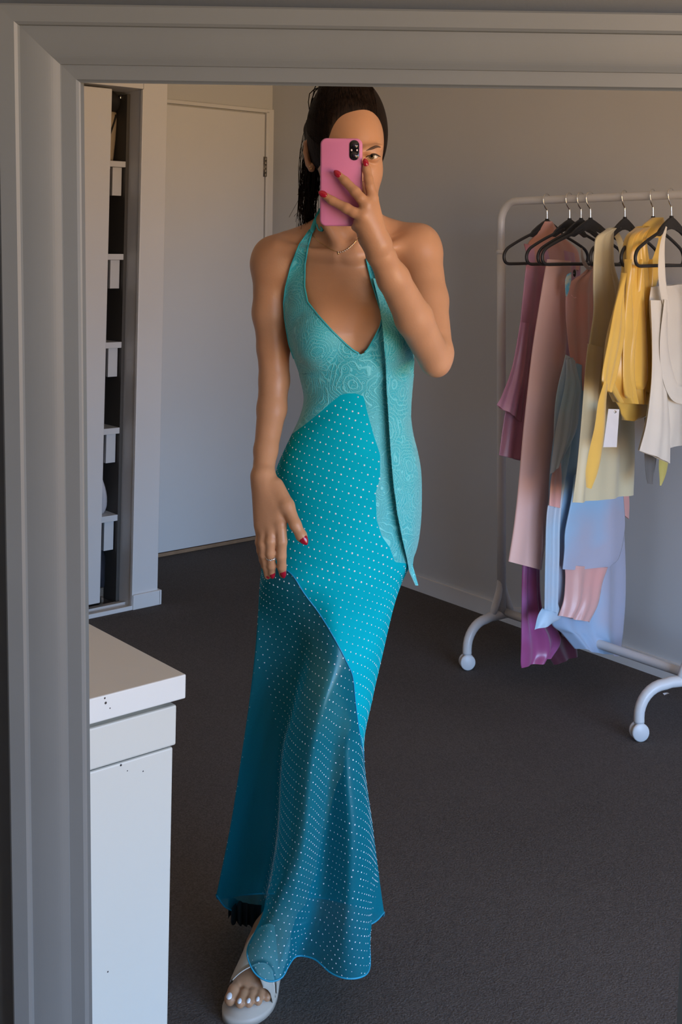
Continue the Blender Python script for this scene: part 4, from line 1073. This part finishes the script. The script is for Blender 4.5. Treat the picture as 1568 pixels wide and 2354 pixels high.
# ------------------------------------------------------------------ hangers and garments
def make_hanger(px, alpha, label, group='black hangers on the clothes rail', w=.215, tilt=0.0):
    v_ = bx_of(px, 0); o = np.array([bar_u(v_), v_, RZ]); a = math.radians(alpha); e_ = np.array([math.cos(a), math.sin(a), 0])
    hr_ = root('hanger', (float(o[0]), v_, RZ-.16), 0, label, 'hanger', group)
    def Q(s, z): return o+e_*s+ZX*z
    # hook over the bar (bar radius about 14 mm)
    hk = [Q(.019*math.cos(math.radians(t))+.0, .0015+.019*math.sin(math.radians(t))) for t in np.linspace(-5, 195, 20)]
    hk += [Q(-.0165, -.012), Q(-.010, -.024), Q(-.002, -.032), Q(0, -.038), Q(0, -.060), Q(0, -.076)]
    hk = catmull(np.array(hk), 46)
    rr_ = np.where(np.linspace(0, 1, 46) > .80, .0028, .0018)
    mk('hook', *tube(hk, rr_, 8, True, up=np.cross(e_, ZX)), M_steel, hr_)
    # neck plate
    pts = [(-.094, -.125), (-.070, -.104), (-.045, -.088), (-.020, -.075), (-.006, -.069), (-.005, -.064), (.005, -.064), (.006, -.069), (.020, -.075), (.045, -.088), (.070, -.104), (.094, -.125), (.076, -.128), (.050, -.115), (.025, -.107), (0, -.104), (-.025, -.107), (-.050, -.115), (-.076, -.128)]
    n = len(pts); nn = np.cross(e_, ZX)*.004
    V = [Q(s, z)+nn for s, z in pts]+[Q(s, z)-nn for s, z in pts]
    mk('neck_plate', np.array(V), [tuple(range(n)), tuple(range(n, 2*n))[::-1]]+[(i, (i+1) % n, n+(i+1) % n, n+i) for i in range(n)], M_hang, hr_, False)
    # shoulder loop: one closed rod
    half = [(0.03, -.098), (.075, -.116), (.13, -.136), (w-.035, -.157), (w-.012, -.170), (w, -.188), (w-.002, -.206), (w-.016, -.216), (w-.05, -.217), (.10, -.216), (0, -.216)]
    loop = [Q(-s, z) for s, z in half]
    L2 = [Q(s, z) for s, z in half[:-1]][::-1]
    mk('shoulder_rod', *tube(catmull(np.array(loop+L2), 90), .0052, 8, True, flat=1.0, up=np.cross(e_, ZX)), M_hang, hr_)
    return hr_, o, e_, np.cross(e_, ZX)

def sheet(o, e_, rows, folds=9, amp=.010, thick=.018, off=0.0, seed=0, nseg=64, nrow=90, flare=1.0, hemwave=0.0, closed=True, yz=None):
    """hanging cloth: rows of image edges ((xl,yl),(xr,yr)) read on the hanger's own plane, top to bottom,
    lofted as a soft tube with vertical folds running out of the plane"""
    nrm = np.cross(e_, ZX); nrm = nrm/np.linalg.norm(nrm)
    if nrm@Fh > 0: nrm = -nrm                       # towards the viewer side
    p0 = o+nrm*off; rs = np.random.RandomState(seed)
    Lp = np.array([on_plane(a[0], a[1], p0, nrm) for a, b in rows]); Rp = np.array([on_plane(b[0], b[1], p0, nrm) for a, b in rows])
    Lp = catmull(Lp, nrow); Rp = catmull(Rp, nrow)
    ph = rs.rand(6)*6.28; folds = folds*.62; fr = [folds*(.7+.6*rs.rand()) for _ in range(3)]
    V = []
    for i in range(nrow):
        t = i/(nrow-1); grow = .35+.65*min(1, t*1.6)
        ring = []
        for side_ in ((0, 1) if closed else (0,)):
            for k in range(nseg):
                s_ = k/(nseg-1) if not closed else k/nseg
                s2 = s_ if side_ == 0 else 1-s_
                env = math.sin(math.pi*min(1, max(0, s2)))**.6
                f = (.55*math.sin(fr[0]*6.28*s2+ph[0]+.8*t)+.30*math.sin(fr[1]*1.9*6.28*s2+ph[1]-1.1*t)+.25*math.sin(fr[2]*.55*6.28*s2+ph[2]+.5*t))
                dsp = amp*grow*f*(.35+.65*env) + (thick*env if side_ == 0 else -thick*env)*(1 if closed else 0)
                p = Lp[i]+(Rp[i]-Lp[i])*s2
                ring.append(p+nrm*dsp+ZX*hemwave*f*max(0, t-.8)*5)
        V += ring
    nc = nseg*(2 if closed else 1)
    return np.array(V), gridF(nrow, nc, closed)
def strap_on(o, e_, pts, wd, off, n=40, thick=.0015):
    """flat ribbon following image points on a plane parallel to the hanger plane"""
    nrm = np.cross(e_, ZX); nrm = nrm if nrm@Fh < 0 else -nrm
    P = catmull(np.array([on_plane(a, b, o+nrm*(off if not isinstance(off, (list, tuple)) else off[i]), nrm) for i, (a, b) in enumerate(pts)]), n)
    T = np.gradient(P, axis=0); T /= np.linalg.norm(T, axis=1)[:, None]; S_ = np.cross(T, nrm)
    V = []; wds = np.interp(np.linspace(0, 1, n), np.linspace(0, 1, len(wd)), wd) if isinstance(wd, (list, tuple)) else np.full(n, wd)
    m = 9
    for i in range(n):
        for k in range(m):
            u = k/(m-1)*2-1; V.append(P[i]+S_[i]*wds[i]*u/2+nrm*(.004*math.sin(2.2*u+i*.12)-.003*u*u))
    return np.array(V), gridF(n, m)
def rowsy(*q): return [((xl, y), (xr, y)) for y, xl, xr in q]
def garment(nm, o, label, cat='garment', group='clothes hanging on the rail'):
    return root(nm, tuple(o+np.array([0, 0, -.5])), 0, label, cat, group)

S_mauve = satin('mauve_satin', (.52, .26, .34), (.44, .20, .28), 7, .33)
S_pinktop = satin('salmon_cloth', (.62, .31, .25), (.54, .26, .21), 8, .6)
S_peach = satin('peach_crepe', (.80, .50, .43), (.76, .475, .42), 5, .55)
S_magenta = satin('orchid_satin', (.50, .17, .42), (.36, .07, .20), 5, .28)
S_dye = satin('blue_pink_tie_dye', (.30, .50, .70), (.42, .42, .52), 3.6, .42)
S_blue = satin('pale_blue_satin', (.40, .57, .72), (.46, .53, .62), 5, .4)
S_rose = satin('rose_satin', (.76, .36, .32), (.68, .37, .33), 6, .32)
S_cream = satin('cream_crepe', (.66, .58, .37), (.62, .56, .36), 5, .5)
S_yellow = satin('yellow_satin', (.78, .50, .095), (.72, .45, .085), 6, .28)
S_ivory = satin('ivory_linen', (.72, .68, .59), (.68, .64, .56), 6, .6)
S_pale = satin('pale_satin_lining', (.52, .43, .38), None, 6, .4)

# 1 mauve dress under a salmon collar
h1, o1, e1, _ = make_hanger(1258, 0, 'black hanger nearest the rounded rail corner, in the salmon collar')
g = garment('satin_dress', o1, 'mauve satin dress with a salmon collar, nearest the rail corner', 'dress')
mk('satin_body', *sheet(o1, e1, [((1204, 560), (1332, 585)), ((1210, 590), (1335, 610)), ((1206, 640), (1335, 650)), ((1200, 700), (1330, 710)), ((1190, 800), (1322, 815)), ((1172, 900), (1300, 920)), ((1160, 960), (1285, 985)), ((1148, 1046), (1262, 1075))], 5, .022, .016, 0, 1), S_mauve, g)
mk('side_flare', *sheet(o1, e1, [((1196, 740), (1225, 745)), ((1178, 840), (1215, 850)), ((1156, 905), (1205, 925)), ((1143, 931), (1200, 972))], 3, .010, .006, .014, 2), S_mauve, g)
mk('collar', *sheet(o1, e1, [((1250, 509), (1266, 509)), ((1240, 525), (1280, 527)), ((1228, 542), (1298, 548)), ((1214, 560), (1325, 572)), ((1210, 580), (1332, 598)), ((1212, 600), (1330, 622))], 3, .006, .020, 0, 3), S_pinktop, g)
# 2 peach skirt, orchid slip below it
h2, o2, e2, _ = make_hanger(1311, 0, 'black hanger holding the long peach skirt')
g = garment('peach_skirt', o2, 'long straight peach crepe skirt with a stitched hem', 'skirt')
mk('skirt_body', *sheet(o2, e2, [((1258, 596), (1312, 600)), ((1250, 640), (1310, 645)), ((1240, 700), (1306, 705)), ((1224, 800), (1300, 805)), ((1212, 900), (1288, 905)), ((1201, 1000), (1277, 1006)), ((1192, 1100), (1266, 1110)), ((1181, 1200), (1258, 1212)), ((1167, 1290), (1244, 1310))], 1.6, .012, .016, .012, 4), S_peach, g)
h3, o3, e3, _ = make_hanger(1338, 0, 'black hanger whose hook shows only above the bar, between two others')
g = garment('orchid_slip', o2, 'glossy orchid satin slip showing below the peach skirt', 'dress')
mk('slip_body', *sheet(o2, e2, [((1215, 900), (1262, 902)), ((1208, 1150), (1252, 1160)), ((1199, 1304), (1243, 1306)), ((1197, 1400), (1250, 1405)), ((1196, 1480), (1284, 1452)), ((1195, 1520), (1289, 1480)), ((1197, 1535), (1268, 1514))], 2.2, .020, .010, -.022, 5), S_magenta, g)
mk('slip_inner', *sheet(o2, e2, [((1238, 1440), (1300, 1440)), ((1250, 1490), (1322, 1480)), ((1272, 1528), (1326, 1508))], 2, .012, .006, -.05, 6), satin('dark_wine_satin', (.10, .02, .035), None, 6, .3), g)
# 3 blue and pink dyed dress
h4, o4, e4, _ = make_hanger(1360, -6, 'black hanger bearing the blue and pink dyed dress')
g = garment('dyed_dress', o4, 'pale blue and rose dyed satin dress with ruffled tiers, longest on the rail', 'dress')
mk('rose_bodice', *sheet(o4, e4, [((1348, 628), (1366, 606)), ((1322, 640), (1367, 632)), ((1303, 664), (1368, 660)), ((1300, 720), (1368, 725)), ((1306, 790), (1366, 800)), ((1312, 830), (1360, 850)), ((1325, 880), (1352, 920))], 3, .010, .010, .004, 7), S_rose, g)
mk('skirt', *sheet(o4, e4, [((1308, 830), (1356, 850)), ((1288, 920), (1372, 930)), ((1268, 1050), (1400, 1060)), ((1263, 1150), (1430, 1150)), ((1266, 1250), (1438, 1250)), ((1262, 1350), (1440, 1360)), ((1268, 1430), (1434, 1450)), ((1292, 1455), (1430, 1478)), ((1322, 1490), (1428, 1507))], 3.2, .018, .020, -.006, 8, hemwave=.006), S_dye, g)
mk('side_panel', *sheet(o4, e4, [((1300, 815), (1322, 830)), ((1276, 930), (1330, 890)), ((1270, 1100), (1312, 1020)), ((1256, 1180), (1288, 1180)), ((1252, 1290), (1284, 1290)), ((1250, 1400), (1280, 1408))], 2, .010, .006, .034, 9), S_blue, g)
mk('ruffle', *sheet(o4, e4, [((1302, 826), (1318, 822)), ((1300, 880), (1336, 890)), ((1284, 960), (1334, 920)), ((1276, 1010), (1326, 988)), ((1266, 1090), (1292, 1058))], 2, .008, .006, .050, 10), S_blue, g)
mk('ruffle', *sheet(o4, e4, [((1274, 1070), (1290, 1064)), ((1266, 1105), (1292, 1105)), ((1262, 1162), (1288, 1168))], 1.5, .004, .004, .044, 11), S_rose, g)
mk('ruffle', *sheet(o4, e4, [((1320, 1090), (1430, 1090)), ((1312, 1150), (1434, 1150)), ((1298, 1220), (1437, 1214)), ((1296, 1265), (1424, 1280)), ((1292, 1310), (1404, 1302))], 1.6, .008, .008, .044, 12, hemwave=.004), S_dye, g)
mk('ruffle', *sheet(o4, e4, [((1298, 1298), (1398, 1304)), ((1300, 1330), (1386, 1340)), ((1296, 1380), (1376, 1390)), ((1284, 1415), (1356, 1430))], 2.5, .012, .008, .040, 13, hemwave=.004), S_rose, g)
mk('ruffle', *sheet(o4, e4, [((1262, 1380), (1280, 1380)), ((1240, 1410), (1290, 1418)), ((1230, 1448), (1272, 1430))], 1.5, .008, .006, .026, 14), S_blue, g)
mk('hem_flounce', *sheet(o4, e4, [((1385, 1140), (1446, 1130)), ((1400, 1160), (1448, 1160)), ((1426, 1180), (1447, 1194))], 1.5, .006, .004, .026, 15), S_rose, g)
mk('strap', *strap_on(o4, e4, [(1338, 570), (1340, 590), (1346, 606), (1354, 616), (1362, 618)], .010, .020), S_pale, g)
mk('care_label', *sheet(o4, e4, [((1303, 632), (1314, 625)), ((1299, 648), (1312, 652)), ((1300, 680), (1304, 682))], 1, .001, .001, .032, 16), satin('sky_blue_ribbon', (.12, .48, .72), (.55, .62, .55), 60, .4), g, label='sky blue ribbon at the neckline')
mk('button', *ball(on_plane(1321, 628, o4-np.array([0, .04, 0]), np.array([0, 1., 0])), (.007, .004, .012), 14, 10), M_blackgloss, g, label='small black clip')
mk('loop', *tube([on_plane(1319+dx, 682+dy, o4-np.array([0, .04, 0]), np.array([0, 1., 0])) for dx, dy in ((-5, -4), (-2, 0), (2, 3), (5, 2), (7, 4))], .0016, 6), S_rose, g)
# 4 cream dress
h5, o5, e5, _ = make_hanger(1441, 8, 'black hanger with bare shoulders holding the cream strap dress')
g = garment('cream_dress', o5, 'cream crepe dress with wide straps and a straight hem', 'dress')
mk('dress_body', *sheet(o5, e5, [((1402, 526), (1411, 523)), ((1371, 545), (1411, 543)), ((1365, 580), (1411, 580)), ((1363, 612), (1414, 616)), ((1362, 660), (1430, 668)), ((1362, 720), (1440, 725)), ((1352, 790), (1446, 795)), ((1350, 860), (1450, 865)), ((1340, 960), (1458, 955)), ((1330, 1060), (1459, 1050)), ((1322, 1154), (1456, 1138))], 2.6, .012, .014, .010, 17), S_cream, g)
mk('overlay_panel', *sheet(o5, e5, [((1352, 790), (1386, 800)), ((1346, 850), (1378, 870)), ((1338, 960), (1368, 980)), ((1328, 1070), (1350, 1070)), ((1317, 1155), (1344, 1154))], 1.2, .006, .006, .030, 18), S_cream, g)
mk('strap', *strap_on(o5, e5, [(1412, 530), (1424, 545), (1432, 570), (1440, 610), (1446, 660)], [.03, .035, .03, .04, .05], -.014), S_cream, g)
# 5 yellow satin
h6, o6, e6, _ = make_hanger(1507, 10, 'black hanger hidden by the yellow satin, only its hook and a rod showing')
g = garment('yellow_top', o6, 'bright yellow satin top bunched and folded over its hanger with a long tie', 'top')
mk('satin_body', *sheet(o6, e6, [((1474, 524), (1483, 519)), ((1450, 541), (1478, 540)), ((1440, 572), (1480, 572)), ((1438, 615), (1488, 620)), ((1430, 660), (1495, 655)), ((1416, 715), (1497, 712)), ((1402, 765), (1498, 765)), ((1392, 820), (1502, 820)), ((1390, 870), (1508, 865)), ((1404, 900), (1500, 902)), ((1420, 925), (1490, 930))], 5.0, .022, .022, .012, 19), S_yellow, g)
mk('collar', *sheet(o6, e6, [((1502, 500), (1520, 500)), ((1482, 515), (1528, 514)), ((1470, 530), (1530, 530)), ((1462, 548), (1526, 545))], 1.5, .006, .016, .004, 20), S_yellow, g)
mk('strap', *strap_on(o6, e6, [(1520, 520), (1524, 560), (1516, 600), (1500, 640), (1490, 680)], [.045, .055, .06, .065, .06], .012), S_yellow, g)
mk('fold', *sheet(o6, e6, [((1434, 628), (1435, 627)), ((1414, 700), (1434, 690)), ((1398, 780), (1436, 760)), ((1384, 850), (1420, 850)), ((1382, 885), (1408, 890)), ((1390, 898), (1404, 902))], 1.6, .010, .008, .032, 21), S_yellow, g)
for k, (xa, xb, yb, of_) in enumerate(((1432, 1462, 915, .030), (1458, 1484, 895, .034), (1480, 1508, 902, .028))):
    mk('fold', *sheet(o6, e6, [((xa+11, 596), (xa+12, 596)), ((xa+8, 650), (xa+16, 650)), ((xa, 770), (xb, 770)), ((xa-2, 860), (xb+2, 860)), ((xa+2, yb-12), (xb-2, yb-14)), ((xa+8, yb), (xb-8, yb-2))], 1.2, .006, .012, of_, 22+k), S_yellow, g)
mk('hem_loop', *sheet(o6, e6, [((1412, 880), (1496, 890)), ((1412, 915), (1500, 912)), ((1424, 938), (1494, 936)), ((1428, 952), (1486, 954)), ((1436, 966), (1455, 968))], 1.5, .006, .016, -.004, 26), S_yellow, g)
mk('tie', *strap_on(o6, e6, [(1396, 880), (1388, 930), (1382, 990), (1370, 1050), (1360, 1090), (1354, 1122)], [.036, .056, .056, .062, .054, .030], [.05, .052, .05, .048, .046, .044]), S_yellow, g)
nr = np.array([0, -1., 0]); po_ = o6+nr*.056
tgp = [(1399, 940), (1424, 941), (1418, 1028), (1387, 1028)]
V = [on_plane(a, b, po_, nr) for a, b in tgp]; V = np.array(V+[p+np.array([0, .0008, 0]) for p in V])
tg = mk('swing_tag', V, [(0, 1, 2, 3), (7, 6, 5, 4), (0, 4, 5, 1), (1, 5, 6, 2), (2, 6, 7, 3), (3, 7, 4, 0)], M_paper, g, False, label='blank white card tag hanging under the yellow satin')
mk('tag_fastener', *ball(on_plane(1414, 947, po_, nr), (.006, .003, .004), 10, 8), M_silver, tg)
# 6 ivory dress at the frame edge
h7, o7, e7, _ = make_hanger(1550, 6, 'black hanger at the right frame edge carrying the ivory dress')
g = garment('ivory_dress', o7, 'ivory pleated strap dress cut off by the right frame edge', 'dress')
mk('dress_body', *sheet(o7, e7, [((1497, 660), (1590, 650)), ((1493, 700), (1640, 700)), ((1498, 780), (1650, 780)), ((1500, 860), (1655, 860)), ((1492, 930), (1655, 930)), ((1482, 985), (1655, 985)), ((1469, 1036), (1655, 1010))], 3.4, .016, .014, .004, 27), S_ivory, g)
mk('front_panel', *sheet(o7, e7, [((1496, 690), (1530, 690)), ((1500, 790), (1530, 790)), ((1498, 880), (1534, 880)), ((1487, 970), (1543, 985)), ((1470, 1036), (1543, 1066))], 1.6, .010, .008, .028, 28), S_ivory, g)
mk('drape', *strap_on(o7, e7, [(1534, 690), (1530, 780), (1536, 850), (1552, 900), (1580, 912)], [.035, .05, .055, .05, .05], .046), S_ivory, g)
mk('strap', *strap_on(o7, e7, [(1533, 524), (1526, 560), (1524, 610), (1526, 660), (1536, 720)], [.016, .026, .030, .032, .036], [.03, .04, .042, .044, .044]), S_ivory, g)
mk('under_tail', *strap_on(o7, e7, [(1536, 1000), (1532, 1040), (1526, 1080), (1519, 1116)], [.052, .060, .038, .008], -.020), satin('olive_yellow_satin', (.48, .42, .11), None, 5, .4), g, label='olive yellow tail showing under the ivory hem')
mk('under_layer', *sheet(o7, e7, [((1482, 960), (1515, 960)), ((1482, 1040), (1510, 1050)), ((1486, 1090), (1502, 1098)), ((1490, 1112), (1500, 1113))], 1.2, .006, .004, -.05, 30), satin('dark_grey_satin', (.13, .125, .12), None, 5, .5), g)

# lint and a paper scrap on the carpet
sc_ = on_plane(1530, 1596, np.zeros(3), ZX)
mk('paper_scrap', np.array([sc_+np.array(q) for q in ((-.012, -.004, .001), (.010, -.008, .003), (.013, .002, .002), (-.008, .005, .004))]), [(0, 1, 2, 3)], M_paper, None, False, 'tiny white paper scrap on the carpet near the right rail foot', 'scrap')
